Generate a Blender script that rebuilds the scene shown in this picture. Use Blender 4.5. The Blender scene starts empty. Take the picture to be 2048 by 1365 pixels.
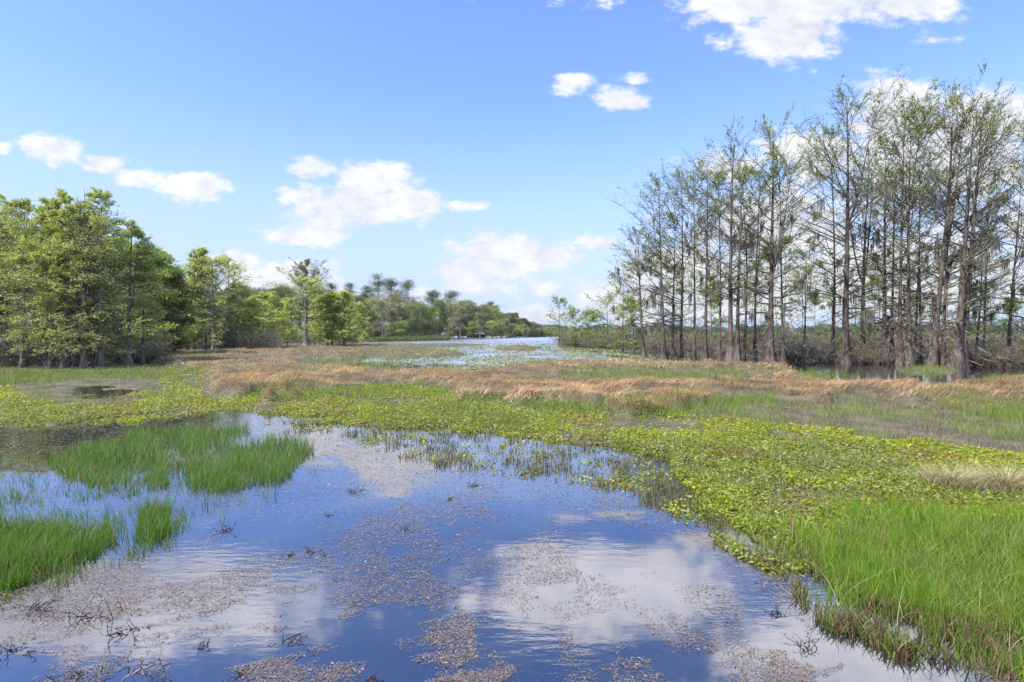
import bpy, math
import numpy as np
R = math.radians
sc = bpy.context.scene

# ------------------------------------------------------------ camera, sky, sun
EYE, FPX, HOR = 3.0, 1100.0, 668.0          # eye height in m, focal length and horizon row of the 2048 px photo
cam = bpy.data.cameras.new("camera"); camo = bpy.data.objects.new("camera", cam)
sc.collection.objects.link(camo); sc.camera = camo
camo.location = (0, 0, EYE); camo.rotation_euler = (R(90), 0, 0)
cam.sensor_width = 36; cam.lens = 36 * FPX / 2048
cam.shift_y = -(682.5 - HOR) / 2048
cam.clip_start = 0.1; cam.clip_end = 8000
sc.view_settings.view_transform = 'Standard'; sc.view_settings.look = 'None'
sc.view_settings.exposure = 0.76; sc.view_settings.gamma = 1
SUN_EL = 52.0
sd = (math.cos(R(SUN_EL)) * -0.80, math.cos(R(SUN_EL)) * -0.60, math.sin(R(SUN_EL)))
sun = bpy.data.lights.new("sun", 'SUN'); suno = bpy.data.objects.new("sun", sun)
sc.collection.objects.link(suno); sun.energy = 3.6; sun.angle = R(0.6); sun.color = (1, 0.95, 0.87)
from mathutils import Vector
suno.rotation_euler = Vector(sd).to_track_quat('Z', 'Y').to_euler()

w = bpy.data.worlds.new("World"); sc.world = w; w.use_nodes = True
nt = w.node_tree; nt.nodes.clear()
def N(t, typ, **kw):
    n = t.nodes.new(typ)
    for k, v in kw.items(): setattr(n, k, v)
    return n
def M_(t, op, a, b=None, c=None, clamp=False):
    n = N(t, 'ShaderNodeMath', operation=op); n.use_clamp = clamp
    for i, v in enumerate((a, b, c)):
        if v is None: continue
        if hasattr(v, 'links'): t.links.new(v, n.inputs[i])
        else: n.inputs[i].default_value = v
    return n.outputs[0]
def V_(t, op, a, b=None, out=0):
    n = N(t, 'ShaderNodeVectorMath', operation=op)
    for i, v in enumerate((a, b)):
        if v is None: continue
        if hasattr(v, 'links'): t.links.new(v, n.inputs[i])
        else: n.inputs[i].default_value = v
    return n.outputs[out]
def smooth(t, x, lo, hi, a=0.0, b=1.0):
    n = N(t, 'ShaderNodeMapRange', interpolation_type='SMOOTHSTEP')
    t.links.new(x, n.inputs[0])
    for i, v in enumerate((lo, hi, a, b)): n.inputs[i + 1].default_value = v
    return n.outputs[0]
sky = N(nt, 'ShaderNodeTexSky', sky_type='NISHITA'); sky.sun_disc = False
sky.sun_elevation = R(SUN_EL); sky.sun_rotation = math.atan2(sd[0], sd[1])
sky.air_density = 1.25; sky.dust_density = 0.5; sky.ozone_density = 2.2
bgs = N(nt, 'ShaderNodeBackground'); bgs.inputs[1].default_value = 0.142
tint = N(nt, 'ShaderNodeMixRGB', blend_type='MULTIPLY'); tint.inputs[0].default_value = 1
tint.inputs[2].default_value = (.80, .90, 1.2, 1)
nt.links.new(sky.outputs[0], tint.inputs[1]); nt.links.new(tint.outputs[0], bgs.inputs[0])
tc = N(nt, 'ShaderNodeTexCoord')
sx = N(nt, 'ShaderNodeSeparateXYZ'); nt.links.new(tc.outputs['Generated'], sx.inputs[0])
yy = M_(nt, 'MAXIMUM', sx.outputs[1], 0.02)
uu = M_(nt, 'DIVIDE', sx.outputs[0], yy); vv = M_(nt, 'DIVIDE', sx.outputs[2], yy)
cx = N(nt, 'ShaderNodeCombineXYZ'); nt.links.new(uu, cx.inputs[0]); nt.links.new(vv, cx.inputs[1])
nz = N(nt, 'ShaderNodeTexNoise'); nz.inputs['Scale'].default_value = 7; nz.inputs['Detail'].default_value = 9; nz.inputs['Roughness'].default_value = 0.62
nz2 = N(nt, 'ShaderNodeTexNoise'); nz2.inputs['Scale'].default_value = 26; nz2.inputs['Detail'].default_value = 6; nz2.inputs['Roughness'].default_value = 0.6
strv = V_(nt, 'MULTIPLY', cx.outputs[0], (1, 1.7, 1))
nt.links.new(strv, nz.inputs['Vector']); nt.links.new(strv, nz2.inputs['Vector'])
wob = V_(nt, 'SUBTRACT', nz.outputs['Color'], (0.5, 0.5, 0.5))
wob = V_(nt, 'MULTIPLY', wob, (0.09, 0.05, 0))
uv = V_(nt, 'ADD', cx.outputs[0], wob)
CLOUDS = [  # centre and radii in photo pixels, weight: directions in the sky
 (105,300,60,30,1),(200,325,62,24,1),(270,350,62,22,1),(402,372,66,32,1.15),(622,337,62,22,.9),(745,354,95,34,1),
 (690,410,140,56,1.1),(810,405,90,34,1),(940,408,55,14,.7),(615,467,90,24,1),(1000,497,115,36,1),(950,545,130,40,1),
 (1090,512,90,34,1),(1195,487,50,20,.9),(1245,200,58,26,1),(1150,175,45,17,.7),(1270,157,32,11,.6),(1870,80,40,12,.45),(10,298,20,10,.7),
 (1620,-5,290,75,1.2),(1575,70,120,62,1.1),(1790,0,150,45,1.1),(1790,225,110,70,1.2),(1880,320,230,100,1.1),(2020,235,120,70,1.1),
 (1640,310,120,50,1),(1440,330,95,40,1),(1560,450,190,80,1),(1450,570,290,90,.9),(1800,550,330,110,.8),(1300,600,160,60,.8),(2150,480,180,120,1),
 (465,520,70,26,1),(545,560,130,36,.95),(600,600,200,34,.7),(1065,632,100,26,.9),(1100,580,80,12,.5),(960,575,110,20,.5),
 (1230,-150,330,150,1.3),(120,-200,520,150,1.4),(-300,-150,300,130,1.2),(1850,-330,380,170,1.2),(900,-620,300,80,.7),  # unseen clouds above the frame, added for the pond to reflect
]
dens = None
for (px, py, a, b, k) in CLOUDS:
    u0, v0 = (px - 1024) / FPX, (HOR - py) / FPX
    d = V_(nt, 'SUBTRACT', uv, (u0, v0, 0))
    d = V_(nt, 'MULTIPLY', d, (FPX / a, FPX / b, 0))
    l = V_(nt, 'LENGTH', d, out=1)
    m = M_(nt, 'MULTIPLY_ADD', l, -k, k)
    dens = m if dens is None else M_(nt, 'MAXIMUM', dens, m)
n1 = M_(nt, 'MULTIPLY_ADD', nz.outputs[0], 1.9, -0.95)
n2 = M_(nt, 'MULTIPLY_ADD', nz2.outputs[0], 1.4, -0.70)
dd = M_(nt, 'ADD', M_(nt, 'ADD', dens, n1), n2)
mask = smooth(nt, dd, -0.16, 0.46)
# nothing is placed behind the viewer: soft scattered cumulus there
nz3 = N(nt, 'ShaderNodeTexNoise'); nz3.inputs['Scale'].default_value = 3.2; nz3.inputs['Detail'].default_value = 8
nt.links.new(tc.outputs['Generated'], nz3.inputs['Vector'])
back = M_(nt, 'MULTIPLY', smooth(nt, nz3.outputs[0], 0.52, 0.68), smooth(nt, sx.outputs[1], 0.2, -0.05))
fr = smooth(nt, sx.outputs[1], 0.02, 0.12)
mask = M_(nt, 'MAXIMUM', M_(nt, 'MULTIPLY', mask, fr), back)
up = smooth(nt, sx.outputs[2], 0.0, 0.03)
mask = M_(nt, 'MULTIPLY', M_(nt, 'MULTIPLY', mask, up), 0.94)
bgc = N(nt, 'ShaderNodeBackground'); bgc.inputs[1].default_value = 0.63
crm = N(nt, 'ShaderNodeValToRGB'); e = crm.color_ramp.elements
e[0].position = 0.30; e[0].color = (0.62, 0.68, 0.78, 1); e[1].position = 0.53; e[1].color = (1, 1, 1, 1)
shd = M_(nt, 'MULTIPLY_ADD', nz2.outputs[0], 0.35, 0.0)
shd = M_(nt, 'ADD', shd, M_(nt, 'MULTIPLY', nz.outputs[0], 0.55))
nt.links.new(M_(nt, 'MULTIPLY', smooth(nt, sx.outputs[2], .48, .60, 1.0, 1.75), .63), bgc.inputs[1]); nt.links.new(shd, crm.inputs[0]); nt.links.new(crm.outputs[0], bgc.inputs[0])  # high clouds get extra glow, added to whiten their reflection in the pond
# thin pale veil low on the horizon
veil = N(nt, 'ShaderNodeBackground'); veil.inputs[0].default_value = (.54, .64, .86, 1); veil.inputs[1].default_value = .70
vf = smooth(nt, sx.outputs[2], -0.02, 0.40, .95, 0)
vmx = N(nt, 'ShaderNodeMixShader'); nt.links.new(vf, vmx.inputs[0]); nt.links.new(bgs.outputs[0], vmx.inputs[1]); nt.links.new(veil.outputs[0], vmx.inputs[2])
mx = N(nt, 'ShaderNodeMixShader'); nt.links.new(mask, mx.inputs[0]); nt.links.new(vmx.outputs[0], mx.inputs[1]); nt.links.new(bgc.outputs[0], mx.inputs[2])
wo = N(nt, 'ShaderNodeOutputWorld'); nt.links.new(mx.outputs[0], wo.inputs[0])
w.cycles.sampling_method = 'MANUAL'; w.cycles.sample_map_resolution = 512
sc.cycles.max_bounces = 5; sc.cycles.transparent_max_bounces = 4; sc.cycles.diffuse_bounces = 2; sc.cycles.glossy_bounces = 3
sc.cycles.transmission_bounces = 2; sc.cycles.caustics_reflective = False; sc.cycles.caustics_refractive = False

# ------------------------------------------------------------ numeric helpers
def _h(ix, iy, s):
    v = (ix.astype(np.int64) * 374761393 + iy.astype(np.int64) * 668265263 + s * 1442695041) & 0xffffffff
    v = ((v ^ (v >> 13)) * 1274126177) & 0xffffffff
    v = (v ^ (v >> 16)) & 0xffffffff
    return v / 4294967295.0
def vnoise(x, y, s=0):
    ix, iy = np.floor(x), np.floor(y); fx, fy = x - ix, y - iy
    fx = fx * fx * (3 - 2 * fx); fy = fy * fy * (3 - 2 * fy)
    a, b, c, d = _h(ix, iy, s), _h(ix + 1, iy, s), _h(ix, iy + 1, s), _h(ix + 1, iy + 1, s)
    return (a * (1 - fx) + b * fx) * (1 - fy) + (c * (1 - fx) + d * fx) * fy
def fbm(x, y, s=0, o=4):
    t = 0; amp = 0.5; tot = 0
    for i in range(o):
        t = t + amp * vnoise(x * 2 ** i, y * 2 ** i, s + i * 17); tot += amp; amp *= 0.55
    return t / tot
def inside(poly, px, py):
    r = np.zeros(px.shape, bool); n = len(poly)
    for i in range(n):
        x1, y1 = poly[i]; x2, y2 = poly[(i + 1) % n]
        if y1 == y2: continue
        c = ((y1 > py) != (y2 > py)) & (px < (x2 - x1) * (py - y1) / (y2 - y1) + x1)
        r ^= c
    return r
def to_px(x, y): return 1024 + FPX * x / y, HOR + EYE * FPX / y
def to_xy(px, py):
    y = EYE * FPX / (py - HOR); return (px - 1024) * y / FPX, y
def warped(x, y, a=1.0, s=5):
    px, py = to_px(x, y)
    k = np.clip((py - HOR) / 120, 0.12, 1.6)
    sc_ = np.clip(y * 0.055, 0.5, 8)
    L = np.floor(np.log2(sc_)); sc_ = 2.0 ** L if np.isscalar(sc_) else sc_
    ox = fbm(x / 1.1, y / 1.1, s, 4) - .5; oy = fbm(x / 1.3, y / 1.3, s + 9, 4) - .5
    ox2 = fbm(x / 5, y / 5, s + 3, 3) - .5; oy2 = fbm(x / 5, y / 5, s + 7, 3) - .5
    return px + a * (70 * ox + 60 * ox2) * np.clip(k, .3, 1.4), py + a * (34 * oy + 20 * oy2) * k

# ------------------------------------------------------------ mesh + object helpers
def tag(o, label=None, cat=None, group=None, kind=None):
    if label: o['label'] = label
    if cat: o['category'] = cat
    if group: o['group'] = group
    if kind: o['kind'] = kind
    return o
def mesh_obj(name, V, faces, mat, col=None, parent=None, smoothf=False):
    """V (n,3); faces: list of (m,k) index arrays; col (n,3) per-vertex own colour of the stuff"""
    me = bpy.data.meshes.new(name)
    V = np.ascontiguousarray(V, np.float32)
    me.vertices.add(len(V)); me.vertices.foreach_set('co', V.ravel())
    faces = [f for f in faces if len(f)]
    loops = np.concatenate([f.ravel() for f in faces]).astype(np.int32)
    tot = np.concatenate([np.full(len(f), f.shape[1], np.int32) for f in faces])
    st = np.concatenate([[0], np.cumsum(tot)[:-1]]).astype(np.int32)
    me.loops.add(len(loops)); me.loops.foreach_set('vertex_index', loops)
    me.polygons.add(len(tot)); me.polygons.foreach_set('loop_start', st); me.polygons.foreach_set('loop_total', tot)
    if smoothf: me.polygons.foreach_set('use_smooth', np.ones(len(tot), bool))
    if col is not None:
        at = me.color_attributes.new('tone', 'FLOAT_COLOR', 'POINT')
        c = np.ones((len(V), 4), np.float32); c[:, :3] = col; at.data.foreach_set('color', c.ravel())
    me.update(calc_edges=True); me.materials.append(mat)
    o = bpy.data.objects.new(name, me); sc.collection.objects.link(o)
    if parent is not None: o.parent = parent
    return o
def empty(name, loc, label=None, cat=None, group=None, rz=0):
    o = bpy.data.objects.new(name, None); sc.collection.objects.link(o)
    o.location = loc; o.rotation_euler = (0, 0, rz); o.empty_display_size = 0.5
    return tag(o, label, cat, group)
def norm(v): return v / np.maximum(np.linalg.norm(v, axis=-1, keepdims=True), 1e-9)
def tubes(P, Rr, S=4, flute=None):
    n, K, _ = P.shape
    T = norm(np.gradient(P, axis=1))
    ref = np.zeros_like(T); ref[..., 0] = .31; ref[..., 1] = .95
    alt = np.abs((T * ref).sum(-1)) > .93
    ref[alt] = (0, 0.05, 1)
    A = norm(np.cross(T, ref)); B = np.cross(T, A)
    th = np.arange(S) * 2 * np.pi / S
    rr = Rr[..., None] * (np.ones(S) if flute is None else flute)
    V = P[:, :, None] + rr[..., None] * (np.cos(th)[:, None] * A[:, :, None] + np.sin(th)[:, None] * B[:, :, None])
    idx = np.arange(n * K * S).reshape(n, K, S)
    a = idx[:, :-1]; b = idx[:, 1:]
    F = np.stack([a, np.roll(a, -1, 2), np.roll(b, -1, 2), b], -1).reshape(-1, 4)
    return V.reshape(-1, 3), F
def merge(parts):
    Vs, Fs, Cs, o = [], [], [], 0
    for p in parts:
        V, F = p[0], p[1]
        Fs += [f + o for f in (F if isinstance(F, list) else [F])]
        Vs.append(V); o += len(V)
        if len(p) > 2: Cs.append(p[2])
    return np.concatenate(Vs), Fs, (np.concatenate(Cs) if Cs else None)
def diamonds(C, A, Nn, l, w_):
    A = norm(A); B = norm(np.cross(Nn, A)); l = l[:, None] / 2; w_ = w_[:, None] / 2
    V = np.stack([C - A * l, C + B * w_ + A * l * .1, C + A * l, C - B * w_ + A * l * .1], 1).reshape(-1, 3)
    return V, np.arange(len(C) * 4).reshape(-1, 4)
def randunit(r, n):
    return norm(r.normal(size=(n, 3)))
def blades(r, base, h, leanx, leany, curl, wd, segs=3, face=None):
    """bent tapering strips: base (n,3), h length, lean (direction * amount) reached at the tip"""
    n = len(base); s = np.linspace(0, 1, segs + 1)
    a = r.uniform(0, np.pi, n) if face is None else face
    W = np.stack([np.cos(a), np.sin(a), np.zeros(n)], 1) * wd[:, None] / 2
    lean = np.stack([leanx, leany, np.zeros(n)], 1) * h[:, None]
    P = base[:, None] + lean[:, None] * (s ** 1.7)[None, :, None]
    zz = h[:, None] * (s[None] - curl[:, None] * s[None] ** 2.4)
    P[..., 2] = P[..., 2] + zz
    tw = np.array([1.0, .9, .62, .3][:segs] if segs <= 4 else np.linspace(1, .3, segs))
    Lf = P[:, :-1] - W[:, None] * tw[None, :, None]; Rg = P[:, :-1] + W[:, None] * tw[None, :, None]
    per = 2 * segs + 1
    V = np.zeros((n, per, 3)); V[:, 0:2 * segs:2] = Lf; V[:, 1:2 * segs:2] = Rg; V[:, -1] = P[:, -1]
    o = (np.arange(n) * per)[:, None]
    quads = []
    for i in range(segs - 1):
        quads.append(np.concatenate([o + 2 * i, o + 2 * i + 1, o + 2 * i + 3, o + 2 * i + 2], 1))
    tri = np.concatenate([o + 2 * segs - 2, o + 2 * segs - 1, o + 2 * segs], 1)
    return V.reshape(-1, 3), [np.concatenate(quads), tri], per
def tones(r, n, cols, wts=None, var=.18):
    cols = np.array(cols); i = r.choice(len(cols), n, p=wts)
    return cols[i] * (1 + r.uniform(-var, var, (n, 1))) * (1 + r.uniform(-.06, .06, (n, 3)))

# ------------------------------------------------------------ materials
def mat_leaf(name, rough=.55, trans=.35, spec=.25):
    m = bpy.data.materials.new(name); m.use_nodes = True; t = m.node_tree; t.nodes.clear()
    at = N(t, 'ShaderNodeAttribute', attribute_name='tone')
    p = N(t, 'ShaderNodeBsdfPrincipled'); p.inputs['Roughness'].default_value = rough
    p.inputs['Specular IOR Level'].default_value = spec
    tr = N(t, 'ShaderNodeBsdfTranslucent'); mxs = N(t, 'ShaderNodeMixShader'); mxs.inputs[0].default_value = trans
    t.links.new(at.outputs['Color'], p.inputs['Base Color'])
    g = N(t, 'ShaderNodeMixRGB', blend_type='MULTIPLY'); g.inputs[0].default_value = 1; g.inputs[2].default_value = (1.15, 1.2, .7, 1)
    t.links.new(at.outputs['Color'], g.inputs[1]); t.links.new(g.outputs[0], tr.inputs[0])
    t.links.new(p.outputs[0], mxs.inputs[1]); t.links.new(tr.outputs[0], mxs.inputs[2])
    o = N(t, 'ShaderNodeOutputMaterial'); t.links.new(mxs.outputs[0], o.inputs[0])
    return m
def mat_bark(name, c1, c2, scale=6):
    m = bpy.data.materials.new(name); m.use_nodes = True; t = m.node_tree; p = t.nodes['Principled BSDF']
    g = N(t, 'ShaderNodeNewGeometry'); v = V_(t, 'MULTIPLY', g.outputs['Position'], (1, 1, .18))
    n = N(t, 'ShaderNodeTexNoise'); n.inputs['Scale'].default_value = scale; n.inputs['Detail'].default_value = 6
    t.links.new(v, n.inputs['Vector'])
    n2 = N(t, 'ShaderNodeTexNoise'); n2.inputs['Scale'].default_value = .7; t.links.new(g.outputs['Position'], n2.inputs['Vector'])
    s = M_(t, 'ADD', M_(t, 'MULTIPLY', n.outputs[0], .7), M_(t, 'MULTIPLY', n2.outputs[0], .5))
    rp = N(t, 'ShaderNodeValToRGB'); e = rp.color_ramp.elements
    e[0].position = .42; e[0].color = (*c1, 1); e[1].position = .74; e[1].color = (*c2, 1)
    t.links.new(s, rp.inputs[0]); t.links.new(rp.outputs[0], p.inputs['Base Color'])
    b = N(t, 'ShaderNodeBump'); b.inputs['Strength'].default_value = .8; b.inputs['Distance'].default_value = .06
    t.links.new(n.outputs[0], b.inputs['Height']); t.links.new(b.outputs[0], p.inputs['Normal'])
    p.inputs['Roughness'].default_value = .9; p.inputs['Specular IOR Level'].default_value = .15
    return m
def mat_plain(name, c, rough=.7, var=.25, scale=4):
    m = mat_bark(name, tuple(x * (1 - var) for x in c), tuple(x * (1 + var) for x in c), scale)
    m.node_tree.nodes['Principled BSDF'].inputs['Roughness'].default_value = rough
    return m
M_leaf = mat_leaf('leaf', trans=.5); M_grass = mat_leaf('grass_blade', .5, .4, .3); M_dry = mat_leaf('dry_grass_blade', .7, .25, .2)
M_moss = mat_leaf('moss_strand', .9, .2, .1); M_pad = mat_leaf('pad', .35, .15, .4); M_fleck = mat_leaf('fleck', .6, .1, .3)
M_barkR = mat_bark('cypress_bark', (.035, .027, .022), (.21, .165, .135), 7)
M_barkL = mat_bark('grey_bark', (.07, .058, .05), (.30, .26, .23), 7)
M_twig = mat_bark('twig_bark', (.13, .10, .085), (.33, .27, .235), 3)
M_pale = mat_bark('pale_bark', (.3, .27, .24), (.55, .5, .45), 3)

# ------------------------------------------------------------ regions of the marsh, outlined on the ground plane
POND = [(-700,868),(-300,868),(0,866),(60,850),(150,842),(250,838),(330,826),(430,816),(520,824),(600,832),(680,842),(720,862),(800,868),(860,850),(900,856),
 (980,876),(1080,876),(1180,890),(1260,900),(1320,920),(1370,965),(1430,1012),(1500,1060),(1560,1110),(1640,1165),(1720,1205),(1850,1250),(2048,1300),(2700,1450),(3600,3200),(-2600,3200)]
LAKE = [(560,679),(690,678),(800,676),(900,674),(1100,671.8),(1112,671.8),(1118,688),(1250,700),(1300,704),(1420,700),(1600,702),(1800,702),(2100,702),(2800,702),(2800,742),
 (2100,750),(2010,768),(1950,781),(1830,781),(1700,773),(1682,757),(1600,744),(1500,737),(1420,731),(1300,726),(1240,720),(1100,724),(1000,737),(900,742),(840,744),(780,740),(700,731),
 (740,716),(850,709),(880,702),(790,690),(690,684),(560,682)]
ISLES = [[(700,694),(780,687),(930,686),(1000,690),(900,697),(760,698)],[(975,699),(1010,692),(1060,691),(1090,697),(1060,703),(1010,704)],[(1790,742),(1830,734),(1900,735),(1925,742),(1890,750),(1820,750)],
 [(730,709),(780,703),(880,703),(930,709),(890,716),(800,719),(740,716)],[(1120,694),(1180,692),(1190,700),(1130,702)]]
MUDPOOL = [[(130,782),(190,779),(260,777),(280,780),(220,786),(150,787)]]
MUD = [[(1520,808),(1580,806),(1660,812),(1720,822),(1620,820)],[(1560,846),(1700,850),(1850,864),(1960,885),(2100,908),(2300,950),(2100,935),(1900,885),(1700,866),(1600,860)],
 [(100,775),(200,768),(300,766),(320,772),(250,788),(150,796),(90,792)],[(380,770),(520,764),(520,790),(420,800)],[(1900,745),(2060,742),(2300,750),(2060,757),(1960,758)],[(1220,762),(1400,760),(1400,770),(1240,770)],
 [(1190,832),(1330,838),(1400,850),(1330,864),(1210,858)]]
GOLD = [[(690,706),(760,698),(870,699),(930,706),(860,712),(760,716)],[(720,696),(800,690),(860,691),(830,696)],[(305,708),(400,702),(560,695),(690,689),(790,690),(850,695),(800,702),(740,712),(700,724),(560,724),(640,735),(800,744),(870,747),(950,742),(1060,727),(1200,722),(1300,724),(1420,728),(1560,735),
  (1610,742),(1570,758),(1700,768),(1850,776),(1960,772),(2060,764),(2200,764),(2800,775),(2800,850),(2300,830),(2048,810),(1900,803),(1780,792),(1650,800),(1560,784),(1400,803),(1250,822),(1150,806),(1040,798),
  (940,788),(860,768),(720,768),(620,778),(480,784),(420,768),(445,748),(400,737),(315,727)],
  [(740,708),(800,702),(880,703),(920,708),(880,713),(780,714)],[(1000,697),(1030,692),(1060,693),(1070,698),(1030,701)]]
GOLDHOLE = [[(1060,752),(1130,742),(1250,738),(1480,742),(1560,750),(1500,762),(1350,764),(1180,768),(1090,765)],[(560,728),(640,720),(740,718),(720,730),(600,734)]]
BROAD = [[(120,842),(190,812),(330,776),(325,742),(420,732),(460,752),(430,780),(480,786),(600,776),(800,774),(900,780),(1000,792),(1150,802),(1260,816),(1400,840),(1560,850),(1700,882),(1850,892),
  (2100,952),(2700,1030),(2700,1180),(2048,1060),(1800,1060),(1600,1090),(1480,1060),(1400,1012),(1340,935),(1250,905),(1100,884),(980,880),(860,858),(800,872),(690,856),(600,838),(500,832),(430,824),(250,845)],
  [(-500,760),(0,772),(60,795),(120,812),(300,800),(330,815),(200,838),(90,846),(60,856),(0,870),(-500,880)]]
EDGE = [(430,812),(640,822),(760,848),(900,846),(1100,865),(1260,888),(1400,950),(1520,1050),(1640,1100),(1720,1200),(2048,1310),(2048,1390),(1700,1300),(1560,1180),(1400,1060),(1240,990),(1050,960),(860,930),(740,900),(600,860)]
TALL = [[(1590,1075),(1700,1050),(1850,1030),(2048,1035),(2700,1090),(2700,1500),(2048,1300),(1900,1258),(1760,1216),(1655,1170),(1620,1125)]]
TALLSP = [[(1380,980),(1480,1040),(1600,1050),(1900,1010),(2060,1300),(2060,1380),(1780,1290),(1560,1170),(1420,1060)]]
REED = [[(205,885),(300,868),(400,850),(480,852),(492,874),(400,892),(470,898),(560,882),(612,888),(612,930),(570,968),(470,985),(350,980),(250,992),(120,958),(80,925)],
  [(-500,1040),(0,1040),(90,1060),(200,1050),(250,1085),(200,1120),(110,1150),(0,1185),(-500,1240)],[(270,1020),(340,1020),(345,1080),(280,1100)]]
REEDSP = [[(-500,930),(0,930),(120,935),(260,985),(500,980),(650,930),(650,960),(480,1020),(360,1100),(200,1150),(60,1200),(-500,1260)]]
GREENP = [[(690,712),(760,706),(960,704),(980,708),(900,716),(740,722)],[(980,686),(1110,686),(1112,690),(980,691)],[(840,690),(960,687),(1110,688),(1110,692),(960,694),(850,696)],[(640,692),(760,686),(860,686),(860,690),(740,696)],[(690,722),(760,712),(900,709),(960,712),(900,722),(780,728)],[(-500,742),(0,744),(150,742),(300,734),(430,745),(330,762),(180,758),(60,772),(-60,790),(-500,800)],[(1565,752),(1620,742),(1680,744),(1712,754),(1690,762),(1600,766)],[(1795,741),(1830,735),(1890,736),(1915,743),(1890,749),(1820,749)],[(1880,770),(2048,748),(2500,752),(2500,764),(2048,766),(1960,776)],
  [(700,722),(740,714),(830,712),(900,714),(860,720),(760,722)],[(560,727),(700,722),(830,742),(760,741),(620,733)],[(975,699),(1000,694),(1080,694),(1090,699),(1050,703),(1000,703)],[(760,697),(900,694),(940,699),(840,702)],
  [(1100,745),(1250,740),(1480,744),(1550,751),(1450,760),(1250,760),(1130,762)],[(1120,697),(1180,694),(1260,700),(1200,706),(1130,703)],[(320,722),(420,716),(440,722),(360,730)],
  [(700,702),(740,696),(830,697),(860,703),(760,710)],[(1000,812),(1260,826),(1400,812),(1560,800),(1560,812),(1300,840),(1100,826)],[(1800,800),(2048,815),(2500,840),(2500,880),(2100,845),(1960,835)],
  [(480,790),(640,780),(860,780),(880,790),(640,800),(500,802)]]
def anyin(polys, px, py):
    r = np.zeros(px.shape, bool)
    for p in polys: r |= inside(p, px, py)
    return r
def water_at(px, py):
    wt = inside(POND, px, py) | inside(LAKE, px, py) | anyin(MUDPOOL, px, py)
    return wt & ~anyin(ISLES, px, py)
def gold_at(px, py):
    q = py - .08 * (py - HOR)      # the bent blades stand about 0.4 m proud of their roots
    return anyin(GOLD, px, q) & ~anyin(GOLDHOLE, px, q) & ~water_at(px, py)
def land_frac(x, y):
    px, py = warped(x, y)
    return (~water_at(px, py)).astype(float)
def mound(x, y):
    a = 1 - np.abs(2 * fbm(x / 5 + y * .05, y / 4.2, 31, 3) - 1)
    return np.clip((a - .5) * 2.0, 0, 1)

# ground sheet: polar-ish grid so that near ground is fine and far ground coarse
US = np.linspace(-2.0, 2.0, 900)
YS = EYE * FPX / np.concatenate([np.linspace(2600, 420, 60), np.linspace(410, 40, 250)[0:], np.linspace(39, 2.2, 120), [1.6, 1.1]])
GU, GY = np.meshgrid(US, YS); GX = GU * GY
gpx, gpy = warped(GX, GY)
lnd = (~water_at(gpx, gpy)).astype(float)
gld = gold_at(gpx, gpy).astype(float)
def blur(a, n=1):
    for _ in range(n):
        p = np.pad(a, 1, mode='edge')
        a = (p[:-2, 1:-1] + p[2:, 1:-1] + p[1:-1, :-2] + p[1:-1, 2:] + 2 * p[1:-1, 1:-1]) / 6
    return a
lb = blur(lnd, 2); gb = blur(gld, 3)
GZ = -0.22 + 0.27 * lb + lb * 0.06 * (fbm(GX / .9, GY / .9, 3, 3) - .3) + gb * (0.02 + 0.55 * mound(GX, GY))
GZ = np.where(GY > 900, 0.4 * np.clip((GY - 900) / 300, 0, 1) + .05, GZ)
def height(x, y):
    """bilinear look-up in the ground grid"""
    ui = np.clip((x / y - US[0]) / (US[1] - US[0]), 0, len(US) - 1.001); i = ui.astype(int); fu = ui - i
    yj = np.interp(y, YS, np.arange(len(YS))); j = np.clip(yj, 0, len(YS) - 1.001).astype(int); fy = yj - j
    return (GZ[j, i] * (1 - fu) + GZ[j, i + 1] * fu) * (1 - fy) + (GZ[j + 1, i] * (1 - fu) + GZ[j + 1, i + 1] * fu) * fy
def hz(x, y): return float(height(np.array([x]), np.array([y]))[0])
gm = bpy.data.materials.new('marsh_ground'); gm.use_nodes = True; t = gm.node_tree; p = t.nodes['Principled BSDF']
g = N(t, 'ShaderNodeNewGeometry')
na = N(t, 'ShaderNodeTexNoise'); na.inputs['Scale'].default_value = .8; na.inputs['Detail'].default_value = 8; t.links.new(g.outputs['Position'], na.inputs['Vector'])
nb = N(t, 'ShaderNodeTexNoise'); nb.inputs['Scale'].default_value = 9; nb.inputs['Detail'].default_value = 7; nb.inputs['Roughness'].default_value = .75; t.links.new(g.outputs['Position'], nb.inputs['Vector'])
ra = N(t, 'ShaderNodeValToRGB'); e = ra.color_ramp.elements; e[0].position = .32; e[0].color = (.04, .034, .022, 1); e[1].position = .68; e[1].color = (.26, .22, .15, 1)
rb = N(t, 'ShaderNodeValToRGB'); e = rb.color_ramp.elements; e[0].position = .40; e[0].color = (.05, .06, .02, 1); e[1].position = .62; e[1].color = (.24, .19, .11, 1)
t.links.new(nb.outputs[0], ra.inputs[0]); t.links.new(na.outputs[0], rb.inputs[0])
mxx = N(t, 'ShaderNodeMixRGB'); mxx.inputs[0].default_value = .45; t.links.new(ra.outputs[0], mxx.inputs[1]); t.links.new(rb.outputs[0], mxx.inputs[2])
t.links.new(mxx.outputs[0], p.inputs['Base Color']); t.links.new(smooth(t, na.outputs[0], .40, .50, .45, .9), p.inputs['Roughness']); p.inputs['Specular IOR Level'].default_value = .2
bb = N(t, 'ShaderNodeBump'); bb.inputs['Strength'].default_value = .7; bb.inputs['Distance'].default_value = .06
t.links.new(nb.outputs[0], bb.inputs['Height']); t.links.new(bb.outputs[0], p.inputs['Normal'])
idx = np.arange(GX.size).reshape(GX.shape)
F = np.stack([idx[:-1, :-1], idx[:-1, 1:], idx[1:, 1:], idx[1:, :-1]], -1).reshape(-1, 4)
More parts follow.
